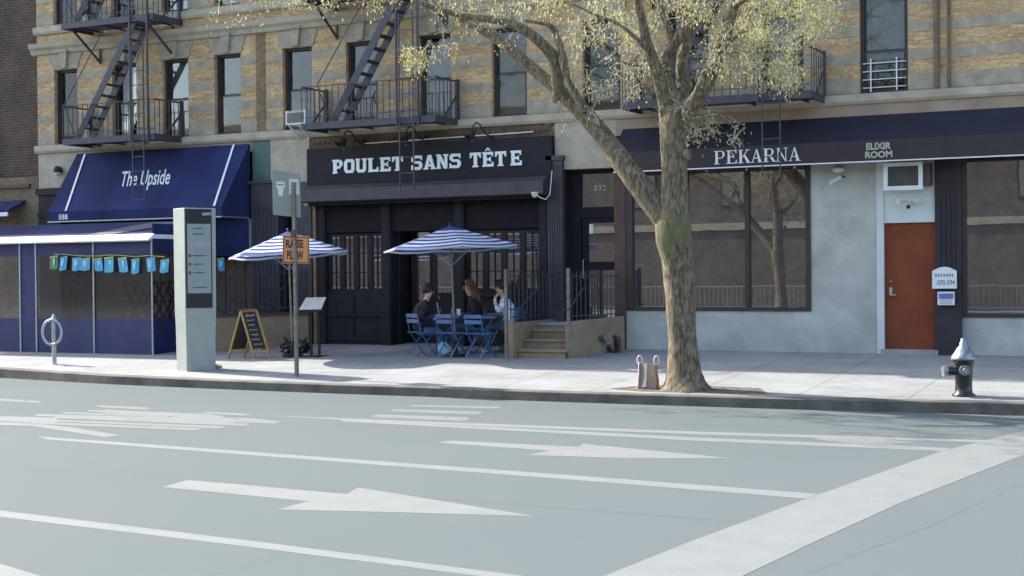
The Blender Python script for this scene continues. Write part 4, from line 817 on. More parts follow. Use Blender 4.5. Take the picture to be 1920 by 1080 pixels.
# front frame: b2-b3 side faces right, back frame: b1-b4
for nm, (f0, f1) in (('front_board', (b2, b3)), ('rear_board', (b1, b4))):
    q = MB(); q.bar(f0, tA+(f0-tA)*.0, .045, .03, up=(1,0,0)); q.bar(f1, tB, .045, .03, up=(1,0,0)); q.bar(tA, tB, .04, .05); l0, l1 = tA.lerp(f0,.84), tB.lerp(f1,.84); q.bar(l0, l1, .03, .05); o = q.build('frame', m_wood, t)
    q = MB(); nrm = (tB-tA).cross(f0-tA).normalized(); q.prism([tA.lerp(f0,.03),tB.lerp(f1,.03),l1,l0], nrm*.01); bo = q.build(nm, m_chalkb, t)
    if nm == 'front_board':
        if nrm.dot(Vector(CP)-tA) < 0: nrm = -nrm
        q = MB(); rr = random.Random(5)
        for k in range(8):
            f = .10+.1*k; a = tA.lerp(f0, f); c = tB.lerp(f1, f); s0 = .16+rr.random()*.08; s1 = .6+rr.random()*.25; ps = []
            for j in range(26): u = s0+(s1-s0)*j/25; ps.append(a.lerp(c,u)+nrm*.014+Vector((0,0,(.016 if k else .03)*math.sin(j*2.3+k)*(rr.random()+.3))))
            q.tube(ps, .004, 4)
        q.build('chalk_writing', m_chalk, bo)
t = thing('menu_stand', 'menu stand with tilted white board on two black legs', 'menu stand', S(592,669))
pa, pb = Vector(map(float,S(584,668))), Vector(map(float,S(599,667))); q = MB(); q.bar(pa,pa+Vector((0,0,.92)),.035); q.bar(pb,pb+Vector((0,0,.98)),.035); q.build('leg', m_ink, t)
q = MB(); q.box(pa.x-.1,pa.y-.18,pa.z-.005,pb.x+.15,pa.y+.18,pa.z+.015); q.build('base', m_ink, t)
yc = float(pa.y); k0 = [F(559,582,yc-.17),F(603,581,yc-.17),F(613,557,yc+.08),F(573,558,yc+.08)]; q = MB(); q.prism([tuple(p) for p in k0], (0,.01,-.03)); q.build('board', m_ink, t)
q = MB(); cc = sum(k0)/4; q.add([tuple(cc+(p-cc)*.95+np.array([0,-.001,.006])) for p in k0], [(0,1,2,3)]); q.build('menu_sheet', m_plastic, t)
for i, (px, ww) in enumerate(((541,.17),(566,.17))):
    p = S(px, 662); x, y, z = map(float, p); q = MB(); rr = random.Random(i+2)
    q.ball((x,y,z+.11), .15, 14, sq=(1.15,.9,.85)); q.v = [(v[0]+rr.uniform(-.018,.018),v[1]+rr.uniform(-.02,.02),max(v[2]+rr.uniform(-.015,.015),z-.0)) for v in q.v]
    o = q.build('rubbish_bag', m_bagb); tag(o, 'tied black plastic bag at the foot of the tan wall, %s one' % ('left','right')[i], 'bag', 'black bags by the menu stand')
    q = MB(); 
    for s in (-1, 1): q.prism([(x+s*.02,y,z+.2),(x+s*.09,y,z+.22),(x+s*.12,y,z+.32),(x+s*.05,y,z+.27)], (0,.03,0))
    k = q.build('tied_ear', m_bagb, o)

# ------------------------------------------------------------------ paper bag and litter
p = S(1217,728); x, y, z = map(float, p); t = thing('carrier_bag', 'brown paper and white plastic carrier bag standing at the foot of the tree', 'bag', p)
q = MB(); rr = random.Random(4); vs = []
for zz, w_ in ((0,.125),(.12,.13),(.25,.125),(.36,.135)):
    for a, c in ((-1,-.5),(-.3,-.62),(.4,-.5),(1,-.55),(1,.5),(0,.55),(-1,.5)): vs.append((x+a*w_+rr.uniform(-.012,.012), y+c*w_+rr.uniform(-.012,.012), z+zz+(.0 if zz == 0 else rr.uniform(-.012,.012))))
fs = [(i*7+k,i*7+(k+1)%7,(i+1)*7+(k+1)%7,(i+1)*7+k) for i in range(3) for k in range(7)]+[(6,5,4,3,2,1,0)]; q.add(vs, fs); q.build('paper_body', m_paper, t)
q = MB(); q.prism([(x-.15,y-.1,z),(x-.12,y-.1,z+.37),(x-.155,y-.02,z+.39),(x-.16,y-.02,z)], (.01,-.01,0)); q.prism([(x-.07,y-.1,z+.02),(x+.0,y-.1,z+.03),(x+.01,y-.1,z+.36),(x-.04,y-.1,z+.37),(x-.02,y-.1,z+.2)], (0,-.012,0)); q.build('plastic_liner', m_plastic, t)
for s in (-1, 1):
    q = MB(); n = 12; q.tube([(x+s*.115+.04*math.cos(2*math.pi*k/n)+s*.015, y-.03, z+.41+.065*math.sin(2*math.pi*k/n)) for k in range(n+1)], .010, 6, cap=False); q.build('handle', m_plastic, t)
def litter(label, cat, name, px, py, f, m):
    p = G(px, py, .0); q = MB(); f(q, *map(float, p)); tag(q.build(name, m), label, cat)
litter('white crumpled paper lying in the gutter below the sign post', 'litter', 'crumpled_paper', 590, 731, lambda q,x,y,z: (q.ball((x-.05,y,z+.05), .05, 7, sq=(1.4,1,1)), q.prism([(x,y-.04,z+.02),(x+.18,y-.04,z+.0),(x+.17,y,z+.09),(x+.06,y+.02,z+.07)], (0,.02,.01))), m_whitep)
litter('green plastic bottle lying against the kerb', 'bottle', 'plastic_bottle', 948, 744, lambda q,x,y,z: q.tube([(x-.13,y+.02,z+.03),(x-.08,y+.02,z+.03),(x-.04,y+.02,z+.04),(x+.1,y+.02,z+.04)], [.012,.014,.04,.04], 10), mat('pale_green_plastic', (.25,.5,.18), .3))
litter('small blue bottle cap sized scrap of litter against the kerb', 'litter', 'blue_scrap', 909, 743, lambda q,x,y,z: (q.ball((x,y+.02,z+.03), .03, 7, sq=(1.2,1,1.2))), mat('pale_blue_plastic', (.25,.45,.6), .4))

# ------------------------------------------------------------------ umbrellas
m_stripe = bpy.data.materials.new('striped_canvas'); m_stripe.use_nodes = True
def _str():
    n = m_stripe.node_tree.nodes; l = m_stripe.node_tree.links; b = n['Principled BSDF']; out = n['Material Output']; b.inputs['Roughness'].default_value = .85
    uv = n.new('ShaderNodeAttribute'); uv.attribute_name = 'ring'; ma = n.new('ShaderNodeMath'); ma.operation = 'FRACT'; gt = n.new('ShaderNodeMath'); gt.operation = 'GREATER_THAN'; gt.inputs[1].default_value = .5
    l.new(uv.outputs['Fac'], ma.inputs[0]); l.new(ma.outputs[0], gt.inputs[0])
    mx = n.new('ShaderNodeMixRGB'); mx.inputs[1].default_value = (.62,.7,.72,1); mx.inputs[2].default_value = (.035,.05,.26,1); l.new(gt.outputs[0], mx.inputs[0]); l.new(mx.outputs[0], b.inputs['Base Color'])
    tr = n.new('ShaderNodeBsdfTranslucent'); l.new(mx.outputs[0], tr.inputs[0]); ms = n.new('ShaderNodeMixShader'); ms.inputs[0].default_value = .35
    l.new(b.outputs[0], ms.inputs[1]); l.new(tr.outputs[0], ms.inputs[2]); l.new(ms.outputs[0], out.inputs[0])
_str()
def umbrella(label, bpx, bpy_, tpx, tpy, Yoff, rad, drop, rot, tilt=0.0):
    p = S(bpx, bpy_); x, y, z = map(float, p); top = F(tpx, tpy, y); tx, tz = float(top[0]), float(top[2])
    t = thing('patio_umbrella', label, 'umbrella', p, 'striped patio umbrellas')
    q = MB(); q.tube([(x,y,z),(tx,y,tz)], .02, 10); q.build('pole', m_post, t)
    q = MB(); q.lathe((x,y,z), [(.2,0),(.2,.05),(.04,.07),(.035,.3)], 16); q.build('base', m_ink, t)
    n = 6; NR = 15; b = MB(); ring = []
    ax = Vector((tilt, 0, 0))
    def pt(i, k, sub):
        f = i/NR; a = rot+2*math.pi*(k+sub)/n; r0 = rad*f*(1-.06*(1-abs(2*sub-1))); zz = tz-drop*(f**.97)-(.035*math.sin(math.pi*sub)*f)
        px = r0*math.cos(a); return (tx+px, y+r0*math.sin(a), zz+px*tilt)
    per = 3
    for i in range(NR+1):
        for k in range(n):
            for s in range(per): b.v.append(pt(i, k, s/per)); ring.append(i/NR)
    w_ = n*per
    for i in range(NR):
        for k in range(w_): b.f.append((i*w_+k, i*w_+(k+1) % w_, (i+1)*w_+(k+1) % w_, (i+1)*w_+k)); b.m.append(0)
    # valance: short hanging edge
    o_ = len(b.v)
    for k in range(w_): v = b.v[NR*w_+k]; b.v.append((v[0], v[1], v[2]-.035)); ring.append(1.02)
    for k in range(w_): b.f.append((NR*w_+k, NR*w_+(k+1) % w_, o_+(k+1) % w_, o_+k)); b.m.append(0)
    o = b.build('canopy', m_stripe, t)
    at = o.data.attributes.new('ring', 'FLOAT', 'POINT'); at.data.foreach_set('value', [0.8 if r_ < .24 else (r_-.24)/.76*5+.0 for r_ in ring])
    for k in range(n):
        a = rot+2*math.pi*k/n; q = MB(); e = pt(NR, k, 0); q.tube([(tx,y,tz-.03),(tx+(e[0]-tx)*.5,y+(e[1]-y)*.5,tz-drop*.5**.97-.03+(e[0]-tx)*.5*tilt),(e[0],e[1],e[2]-.02)], .006, 5)
        q.tube([(x+(tx-x)*.8,y,tz-.75),(tx+(e[0]-tx)*.5,y+(e[1]-y)*.5,tz-drop*.5**.97-.03+(e[0]-tx)*.5*tilt)], .006, 5); q.build('rib', m_galv, t)
    q = MB(); q.ball((tx,y,tz+.02), .03, 8); q.build('finial', m_ink, t)
umbrella('blue and white striped umbrella behind the orange sign, half in sunlight', 549,669,540,433, 0, 1.16, .43, .3, .05)
umbrella('blue and white striped umbrella over the cafe tables, between the two seated men', 854,668,844,423, 0, 1.28, .40, .15, .035)

# ------------------------------------------------------------------ chairs and tables
def make_chair(label, gp='blue folding bistro chairs'):
    t = thing('bistro_chair', label, 'chair', (0,0,0), gp)
    for s in (-1, 1):
        q = MB(); y = s*.19; q.bar((-.20,y,.80),(-.13,y,.45),.022,.012); q.bar((-.13,y,.45),(.21,y,0),.022,.012); q.build('leg', m_chair, t)
        q = MB(); y = s*.17; q.bar((.16,y,.45),(-.21,y,0),.022,.012); q.build('leg', m_chair, t)
    q = MB()
    for k in range(6): q.box(-.17+k*.062,-.2,.445,-.122+k*.062,.2,.457)
    q.box(-.17,-.2,.425,.2,-.188,.445); q.box(-.17,.188,.425,.2,.2,.445); q.build('seat', m_chair, t)
    q = MB()
    for zz in (.66, .76): q.bar((-.2+(.8-zz)*.12,-.2,zz),(-.2+(.8-zz)*.12,.2,zz),.012,.07)
    q.build('backrest', m_chair, t)
    q = MB(); q.bar((-.15,-.17,.07),(-.15,.17,.07),.012); q.build('stretcher', m_chair, t); q = MB(); q.bar((.15,-.19,.07),(.15,.19,.07),.012); q.build('stretcher', m_chair, t)
    return t
ch0 = make_chair('blue bistro chair carrying the man in the dark jacket'); _first = [True]
def place_chair(px, py, ang, label, xy=None):
    c = ch0 if _first[0] else copy_tree(ch0); _first[0] = False
    p = S(px, py) if xy is None else (xy[0], xy[1], gz(xy[1])); c.location = Vector([float(v) for v in p]); c.rotation_euler = (0,0,R(ang)); c['label'] = label; return c
place_chair(790, 668, 62, 'blue bistro chair carrying the man in the dark jacket')
place_chair(846, 670, 76, 'empty blue bistro chair in front of the umbrella pole')
place_chair(900, 672, 78, 'empty blue bistro chair on the near side of the right hand cafe table')
place_chair(0, 0, 200, 'blue bistro chair carrying the woman with auburn hair', (-.28,-.95))
place_chair(0, 0, -105, 'empty blue bistro chair on the far side of the right hand cafe table', (.02,-.45))
place_chair(0, 0, 185, 'blue bistro chair carrying the man in the striped shirt', (.42,-.84))
def make_table(label, x, y, a):
    z = gz(y); t = thing('bistro_table', label, 'table', (0,0,0), 'blue folding cafe tables')
    q = MB(); q.box(-.33,-.28,.70,.33,.28,.715); q.box(-.33,-.28,.67,.33,-.268,.70); q.box(-.33,.268,.67,.33,.28,.70); q.build('tabletop', m_chair, t)
    for s in (-1, 1):
        q = MB(); q.bar((-.28,s*.24,.69),(.28,s*.24,0),.022,.012); q.build('leg', m_chair, t); q = MB(); q.bar((.28,s*.22,.69),(-.28,s*.22,0),.022,.012); q.build('leg', m_chair, t)
    q = MB(); q.bar((.25,-.24,.05),(.25,.24,.05),.012); q.build('stretcher', m_chair, t); q = MB(); q.bar((-.25,-.22,.05),(-.25,.22,.05),.012); q.build('stretcher', m_chair, t)
    t.location = (x,y,z); t.rotation_euler = (0,0,R(a)); return z+.715
zt1_ = make_table('blue cafe table between the man in the dark jacket and the woman', -.72, -1.28, 8)
zt2_ = make_table('blue cafe table beside the stoop wall, in front of the man in the striped shirt', .05, -1.26, 6)
def cup(label, x, y, z, m, r=.035, h=.13, straw=False):
    t = thing('drinking_glass', label, 'glass', (x,y,z)); q = MB(); q.lathe((x,y,z+.001), [(r*.8,0),(r,h)], 12); q.build('cup', m, t)
    if straw: q = MB(); q.tube([(x,y,z+.02),(x-.05,y,z+.24)], .006, 5); q.build('straw', m_whitep, t)
m_clear = glass('clear_drink', (.3,.3,.32), .1, .6)
cup('clear iced drink with a white straw on the left cafe table, nearest the man', -.88, -1.32, zt1_, m_clear, straw=True)
cup('clear glass in the middle of the left cafe table', -.66, -1.2, zt1_, m_clear)
cup('white cup beside the umbrella pole on the left cafe table', -.5, -1.25, zt1_, m_whitep, .04, .12)
q = MB(); q.lathe((.27,-1.4,zt2_+.001), [(.06,0),(.1,.02)], 16); tag(q.build('plate', mat('amber_plate', (.4,.26,.06), .5)), 'small amber dish on the right hand cafe table', 'plate')

# ------------------------------------------------------------------ people
def skin_body(name, chains, fm, parent, sub=2):
    """chains: list of (joint list [(co, r)], start index ref) ; fm(co)->material index"""
    vs, es, rs = [], [], []
    idx = {}
    for ch in chains:
        prev = None
        for key, co_, r_ in ch:
            if key not in idx: idx[key] = len(vs); vs.append(co_); rs.append(r_)
            if prev is not None: es.append((prev, idx[key]))
            prev = idx[key]
    me = bpy.data.meshes.new(name); me.from_pydata([tuple(v) for v in vs], es, []); o = bpy.data.objects.new(name, me); C.objects.link(o)
    mo = o.modifiers.new('s', 'SKIN'); mo.use_smooth_shade = True
    for i, v in enumerate(me.skin_vertices[0].data): v.radius = (rs[i], rs[i]) if not isinstance(rs[i], tuple) else rs[i]; v.use_root = (i == 0)
    s2 = o.modifiers.new('u', 'SUBSURF'); s2.levels = sub; s2.render_levels = sub
    dg = bpy.context.evaluated_depsgraph_get(); dg.update(); nm = bpy.data.meshes.new_from_object(o.evaluated_get(dg)); bpy.data.objects.remove(o)
    mats, f = fm; nm.materials.clear(); [nm.materials.append(m) for m in mats]
    for p in nm.polygons: p.material_index = f(p.center); p.use_smooth = True
    return link(name, nm, parent)
def person(label, loc, ang, top, legs, hair, lean=0.05, arms=None, longhair=False, shirtfn=None, legpose=None, armpose=None, sleeves=1.0, headturn=0.0, shoe=None):
    t = thing('person', label, 'person', (0,0,0))
    H = (0,0,.53); hx = lean
    sp = [('hip',H,(.17,.14)),('waist',(hx*.1,0,.68),(.165,.14)),('chest',(hx*.7,0,.87),(.20,.15)),('shl',(hx*1.15,0,1.0),(.15,.11)),('nk',(hx*1.4+.01,0,1.07),(.055,.055)),('nk2',(hx*1.7+.02,0,1.13),(.05,.05)),('hd0',(hx*1.9+.035,0,1.19),(.075,.07)),('hd1',(hx*2+.03,0,1.26),(.088,.075)),('hd2',(hx*2+.02,0,1.33),(.06,.055))]
    chs = [sp]
    lp = legpose or {1:((.44,.11,.53),(.40,.12,.10)), -1:((.44,-.11,.53),(.46,-.13,.10))}
    apo = armpose or {1:((.02,.24,.78),(.26,.16,.74),(.34,.1,.76)), -1:((.02,-.24,.78),(.26,-.16,.74),(.34,-.1,.76))}
    for s in (1, -1):
        k, an = lp[s]; kx_ = Vector(k); av = Vector(an); m1 = Vector((.06,s*.10,.53)); mid = m1.lerp(kx_, .5); cf_ = kx_.lerp(av, .4); toe = av+Vector((.15,s*.02,-.055))
        chs.append([('hip',H,.14),('th%d'%s,tuple(m1),.095),('tm%d'%s,tuple(mid),.082),('k%d'%s,tuple(kx_),.062),('c%d'%s,tuple(cf_),.056),('a%d'%s,tuple(av),.038),('t%d'%s,tuple(toe),.032)])
        el, wr, hn = map(Vector, apo[s]); sh = Vector((hx*1.15,s*.175,.985)); up_ = sh.lerp(el,.5); fo = el.lerp(wr,.4)
        chs.append([('shl',sp[3][1],.1),('s%d'%s,tuple(sh),.075),('u%d'%s,tuple(up_),.062),('e%d'%s,tuple(el),.052),('f%d'%s,tuple(fo),.045),('w%d'%s,tuple(wr),.026),('h%d'%s,tuple(hn),(.036,.018))])
        d = (hn-wr).normalized(); sd = d.cross(Vector((0,0,1))).normalized() if abs(d.z) < .9 else Vector((0,1,0)); dn = d.cross(sd)
        for fi, (o_, ln) in enumerate(((-.028,.06),(-.01,.07),(.01,.068),(.027,.052))):
            b0_ = hn+sd*o_+d*.02; chs.append([('h%d'%s,tuple(hn),.03),('g%d%d'%(s,fi),tuple(b0_+d*.015),.0095),('i%d%d'%(s,fi),tuple(b0_+d*ln*.6+dn*.008),.0085),('j%d%d'%(s,fi),tuple(b0_+d*ln*.85+dn*.026),.007)])
        chs.append([('w%d'%s,tuple(wr),.026),('q%d'%s,tuple(wr.lerp(hn,.4)-sd*s*.03),.011),('r%d'%s,tuple(wr.lerp(hn,.9)-sd*s*.05),.009)])
    def fm(c):
        for s in (1, -1):
            el, wr, hn = map(Vector, apo[s]); e2 = el.lerp(wr, sleeves); ax_ = hn+(hn-wr)-e2; f = max(0, min(1.3, (c-e2).dot(ax_)/ax_.length_squared))
            if f > 0 and (c-(e2+ax_*f)).length < .062: return 0
        if (c-Vector((hx*1.5+.015,0,1.10))).dot(Vector((.35,0,.94))) > 0: return 0
        if c.z < .09 or (c.z < .13 and c.x > .5): return 3
        if (c.z < .60 and c.x > .10) or c.z < .5: return 2
        return 1
    body = skin_body('body', chs, ([m_skin, top, legs, shoe or m_shoe], fm), t)
    hc = Vector((hx*2+.03, 0, 1.265))
    # face and hair (children)
    q = MB(); q.prism([hc+Vector((.085,-.011,-.03)),hc+Vector((.085,.011,-.03)),hc+Vector((.108,0,-.035)),], (0,0,.012)); q.prism([hc+Vector((.108,0,-.035)),hc+Vector((.08,-.011,-.035)),hc+Vector((.082,0,.02)),hc+Vector((.08,.011,-.035))][:4], (0,0,.003)); q.build('nose', m_skin, t)
    for s in (1, -1):
        q = MB(); q.ball(hc+Vector((.074,s*.03,.0)), .012, 8, sq=(.6,1.2,.8)); q.build('eye', m_ink, t)
        q = MB(); q.ball(hc+Vector((-.005,s*.083,-.01)), .028, 8, sq=(.7,.35,1)); q.build('ear', m_skin, t)
    q = MB(); q.box(hc.x+.072,-.022,hc.z-.065,hc.x+.088,.022,hc.z-.057); q.build('mouth', mat('lips', (.3,.12,.09), .6), t)
    q = MB(); rr = random.Random(11); q.ball(hc+Vector((-.022,0,.035)), .112, 18, sq=(1,.92,1.0))
    kp_ = []
    for v in q.v:
        d = Vector(v)-hc
        if d.x > .04 and d.z < .055: d = d*Vector((1,1,1)); d.x = .04
        if d.z < -.03 and not longhair: d.z = -.03+d.z*.1; d.x = min(d.x, .02)
        n_ = 1+rr.uniform(-.07,.10); kp_.append(tuple(hc+d*n_))
    q.v = kp_
    if longhair:
        for k in range(26):
            a = math.pi*.5+math.pi*k/25; bx = hc+Vector((.085*math.cos(a)*.9-.02,.085*math.sin(a),.03)); e_ = hc+Vector((.13*math.cos(a)-.10+rr.uniform(-.03,.03),.14*math.sin(a)+rr.uniform(-.03,.03),-.33+rr.uniform(-.06,.06)))
            q.tube([bx, bx.lerp(e_,.45)+Vector((-.03,0,0)), e_], [.03,.032,.012], 6)
    q.build('hair', hair, t, smooth=True)
    t.location = loc; t.rotation_euler = (0,0,R(ang)); return t
m_shirt = bpy.data.materials.new('striped_shirt'); m_shirt.use_nodes = True
def _sh():
    n = m_shirt.node_tree.nodes; l = m_shirt.node_tree.links; b = n['Principled BSDF']; b.inputs['Roughness'].default_value = .85
    tc = n.new('ShaderNodeTexCoord'); wv = n.new('ShaderNodeTexWave'); wv.bands_direction = 'Y'; wv.inputs['Scale'].default_value = 7; wv.inputs['Distortion'].default_value = .6; l.new(tc.outputs['Object'], wv.inputs[0])
    r = n.new('ShaderNodeValToRGB'); r.color_ramp.elements[0].position = .35; r.color_ramp.elements[1].position = .5; r.color_ramp.elements[0].color = (.32,.5,.75,1); r.color_ramp.elements[1].color = (.82,.88,.92,1)
    l.new(wv.outputs['Fac'], r.inputs[0]); l.new(r.outputs[0], b.inputs['Base Color'])
_sh()
p = S(790,668)
person('man in a dark jacket and jeans seated with his back to the street', (float(p[0])-.10, float(p[1])+.02, float(p[2])-.06), 42, m_jack, m_jeans, m_hair, .10,
       legpose={1:((.42,.12,.56),(.50,.14,.12)), -1:((.45,-.10,.50),(.33,-.14,.09))})
person('woman with long auburn hair in a dark top, seated beside the umbrella pole', (-.28,-.95,gz(-.95)-.03), 205, m_jack, m_jeans, m_aub, .06, longhair=True)
person('man in a blue and white striped shirt seated behind the stoop railing', (.40,-.84,gz(-.84)-.05), 197, m_shirt, m_jeans, m_hair, .10,
       armpose={1:((.20,.25,.80),(.30,.13,1.05),(.25,.05,1.13)), -1:((.12,-.26,.76),(.34,-.16,.75),(.42,-.1,.76))}, sleeves=.35)
q = MB(); x, y = -.55, -1.75; z = gz(y); rr = random.Random(3); q.ball((x,y,z+.13), .15, 10, sq=(.8,.5,.9)); q.v = [(v[0]+rr.uniform(-.02,.02),v[1]+rr.uniform(-.02,.02),max(z,v[2]+rr.uniform(-.02,.02))) for v in q.v]
tag(q.build('shopping_bag', mat('pale_blue_bag', (.3,.55,.66), .5)), 'pale blue bag on the ground under the middle chair', 'bag')

# ------------------------------------------------------------------ tree
g = MB(); pts = [S(*p) for p in [(1143,729),(1200,734),(1330,738),(1440,739),(1425,728),(1330,724),(1215,722)]]; g.add([(float(p[0]),float(p[1]),float(p[2])+.004) for p in pts], [tuple(range(len(pts)))])
struct(g.build('tree_pit_soil', m_soil), 'stuff')
TY = -5.28; tr = thing('street_tree', 'large forked street tree with mossy trunk and yellow green spring buds', 'tree', S(1285,731))
def TP(px, py, Y): return Vector(F(px, py, Y))
def limb(pts):          # (px,py,halfwidth px,Y offset)
    P = [TP(a, b_, TY+d) for a, b_, h, d in pts]; rad = []
    for (a, b_, h, d), q_ in zip(pts, P): dep = (np.array(q_)-CP) @ cf; rad.append(h*dep/FPX)
    # smooth resample
    out, ro = [], []
    for i in range(len(P)-1):
        p0, p1, p2, p3 = P[max(i-1,0)], P[i], P[i+1], P[min(i+2,len(P)-1)]
        for s in range(5):
            t = s/5; out.append(.5*((2*p1)+(-p0+p2)*t+(2*p0-5*p1+4*p2-p3)*t*t+(-p0+3*p1-3*p2+p3)*t**3)); ro.append(rad[i]+(rad[i+1]-rad[i])*t)
    out.append(P[-1]); ro.append(rad[-1]); return out, ro
limbs = {
 'trunk': [(1285,738,58,0),(1285,730,48,0),(1284,716,38,0),(1282,692,31.5,0),(1280,640,27,0),(1278,600,27,0),(1274,540,28,0),(1270,490,30,0),(1264,450,34,0),(1262,415,33,0),(1264,385,27,0),(1265,340,25,0),(1264,300,24.5,0),(1264,262,26,0),(1266,230,30,0),(1268,205,27,0),(1272,190,16,0)],
 'leftlimb': [(1262,440,21.6,0),(1243,405,24.9,0),(1215,368,23.2,0),(1185,328,21.6,0),(1150,281,19.9,.05),(1115,236,17.4,.1),(1085,203,16.6,.15),(1060,180,14.9,.2),(1037,160,12.4,.25),(1000,130,11.2,.3),(960,95,10.4,.35),(920,64,10.0,.4),(870,34,9.5,.45),(820,5,9.1,.5),(770,-25,8.3,.55),(700,-70,6.6,.6),(620,-130,4.1,.6)],
 'l2': [(1052,180,13,.18),(1046,160,12,.1),(1044,128,12,0),(1034,102,11,-.1),(1014,80,10.5,-.2),(985,57,9.5,-.3),(945,40,8.5,-.4),(900,33,7.5,-.5),(850,25,6,-.55),(790,5,5,-.6),(740,-30,4,-.6)],
 'stub': [(1098,214,3,.0),(1090,196,7.5,-.05),(1078,175,8,-.08),(1066,152,5,-.1),(1059,128,7.5,-.12),(1055,110,9,-.1),(1049,85,7.5,-.1),(1042,62,6.5,-.1),(1030,47,5,-.1),(1010,42,4,-.1),(985,38,3,-.1)],
 'a': [(1254,235,18,0),(1248,200,14,-.1),(1240,165,13,-.2),(1232,135,12,-.3),(1221,105,11,-.4),(1211,75,10,-.5),(1204,40,9,-.6),(1196,5,8,-.7),(1190,-40,7,-.8),(1180,-110,5.5,-.9),(1160,-200,3,-1)],
 'b': [(1270,205,18,.05),(1258,170,14,.15),(1246,135,13,.2),(1250,105,11,.25),(1263,83,11,.3),(1283,62,10.5,.3),(1302,43,10,.35),(1312,18,9,.4),(1318,-20,8,.45),(1322,-90,6.5,.5),(1335,-170,4,.5)],
 'b2': [(1263,84,9,.3),(1256,62,7,.3),(1246,40,6,.3),(1238,10,5.5,.3),(1230,-40,5,.3)],
 'c': [(1276,210,18,.2),(1280,160,14,.4),(1281,115,13,.5),(1286,80,12,.6),(1290,30,11,.6),(1296,-30,9,.6),(1300,-120,6,.6)],
 'd': [(1284,222,15,-.05),(1298,197,14.5,-.1),(1320,165,14,-.15),(1336,130,13,-.2),(1348,100,12.5,-.2),(1360,68,12,-.25),(1370,30,10.5,-.3),(1379,-5,9.5,-.3),(1392,-60,8,-.35),(1420,-130,6,-.4),(1450,-210,3,-.4)],
 'd2': [(1299,196,9,-.15),(1312,166,10,-.2),(1327,130,9,-.25),(1337,108,7,-.3),(1345,90,5,-.3),(1350,60,4,-.3),(1362,20,3,-.3)],
 'e': [(1374,15,6,-.3),(1410,-10,5,-.6),(1460,-25,4,-.8),(1520,-45,3,-1.0),(1580,-60,2,-1.1)],
 'f': [(1352,95,5,-.2),(1390,60,4.5,.2),(1430,42,4,.4),(1480,30,3,.6),(1540,22,2,.7)],
 'g': [(1288,222,5,-.1),(1310,222,3.5,-.2),(1335,216,2.5,-.3),(1355,218,2,-.3),(1372,235,1.4,-.3)],
 'h': [(1222,110,5,-.4),(1205,85,4,-.5),(1180,60,3.5,-.6),(1150,40,3,-.6),(1110,25,2.5,-.6),(1070,5,2,-.6)],
}
T = MB(); nodes = []
for nm, pts in limbs.items():
    P, rd = limb(pts); nseg = 18 if nm == 'trunk' else 12
    base = len(T.v); T.tube(P, rd, nseg)
    # lumpy bark
    rr = random.Random(hash(nm) % 99 if False else len(nm)*7)
    for i in range(len(P)):
        for k in range(nseg):
            v = Vector(T.v[base+i*nseg+k]); d = v-P[i]; 
            f = 1+.035*math.sin(v.z*5+k*1.3)+rr.uniform(-.02,.02)
            if nm == 'trunk' and i < 9: f += (.16*max(0, 1-i/9))*math.cos(k*2*math.pi/nseg*5+1)
            T.v[base+i*nseg+k] = tuple(P[i]+d*f)
    if nm != 'trunk':
        for i, p in enumerate(P): nodes.append(p)
# burls / knots
def knot(px, py, r_, d): c = TP(px, py, TY+d); T.ball(tuple(c), r_, 10, sq=(.8,.5,1.1))
knot(1288,290,.085,-.16); knot(1041,182,.085,-.05); knot(1276,12,.13,.3)
def bark_mat():
    m = m_bark; n = m.node_tree.nodes; l = m.node_tree.links; b = n['Principled BSDF']; src = b.inputs['Base Color'].links[0].from_socket
    tc = n.new('ShaderNodeTexCoord'); mp = n.new('ShaderNodeMapping'); mp.inputs['Scale'].default_value = (1,1,.25); no = n.new('ShaderNodeTexNoise'); no.inputs['Scale'].default_value = 28; no.inputs['Detail'].default_value = 6
    l.new(tc.outputs['Object'], mp.inputs[0]); l.new(mp.outputs[0], no.inputs['Vector'])
    r = n.new('ShaderNodeValToRGB'); r.color_ramp.elements[0].position = .38; r.color_ramp.elements[1].position = .6; r.color_ramp.elements[0].color = (.48,.46,.42,1); r.color_ramp.elements[1].color = (1.25,1.25,1.25,1); l.new(no.outputs['Fac'], r.inputs[0])
    mx = n.new('ShaderNodeMixRGB'); mx.blend_type = 'MULTIPLY'; mx.inputs[0].default_value = 1; l.new(src, mx.inputs[1]); l.new(r.outputs[0], mx.inputs[2])
    # moss: a green patch round the fork
    sp = n.new('ShaderNodeSeparateXYZ'); l.new(tc.outputs['Object'], sp.inputs[0]); mr = n.new('ShaderNodeMapRange'); mr.inputs['From Min'].default_value = .55; mr.inputs['From Max'].default_value = 0
    df = n.new('ShaderNodeMath'); df.operation = 'SUBTRACT'; df.inputs[1].default_value = 2.35; ab = n.new('ShaderNodeMath'); ab.operation = 'ABSOLUTE'; l.new(sp.outputs[2], df.inputs[0]); l.new(df.outputs[0], ab.inputs[0]); l.new(ab.outputs[0], mr.inputs['Value'])
    n2 = n.new('ShaderNodeTexNoise'); n2.inputs['Scale'].default_value = 5; n2.inputs['Detail'].default_value = 5; l.new(tc.outputs['Object'], n2.inputs['Vector'])
    r2 = n.new('ShaderNodeValToRGB'); r2.color_ramp.elements[0].position = .42; r2.color_ramp.elements[1].position = .58; l.new(n2.outputs['Fac'], r2.inputs[0])
    mm = n.new('ShaderNodeMath'); mm.operation = 'MULTIPLY'; l.new(mr.outputs[0], mm.inputs[0]); l.new(r2.outputs[0], mm.inputs[1])
    m2 = n.new('ShaderNodeMixRGB'); l.new(mm.outputs[0], m2.inputs[0]); l.new(mx.outputs[0], m2.inputs[1]); m2.inputs[2].default_value = (.13,.135,.05,1); l.new(m2.outputs[0], b.inputs['Base Color'])
bark_mat()
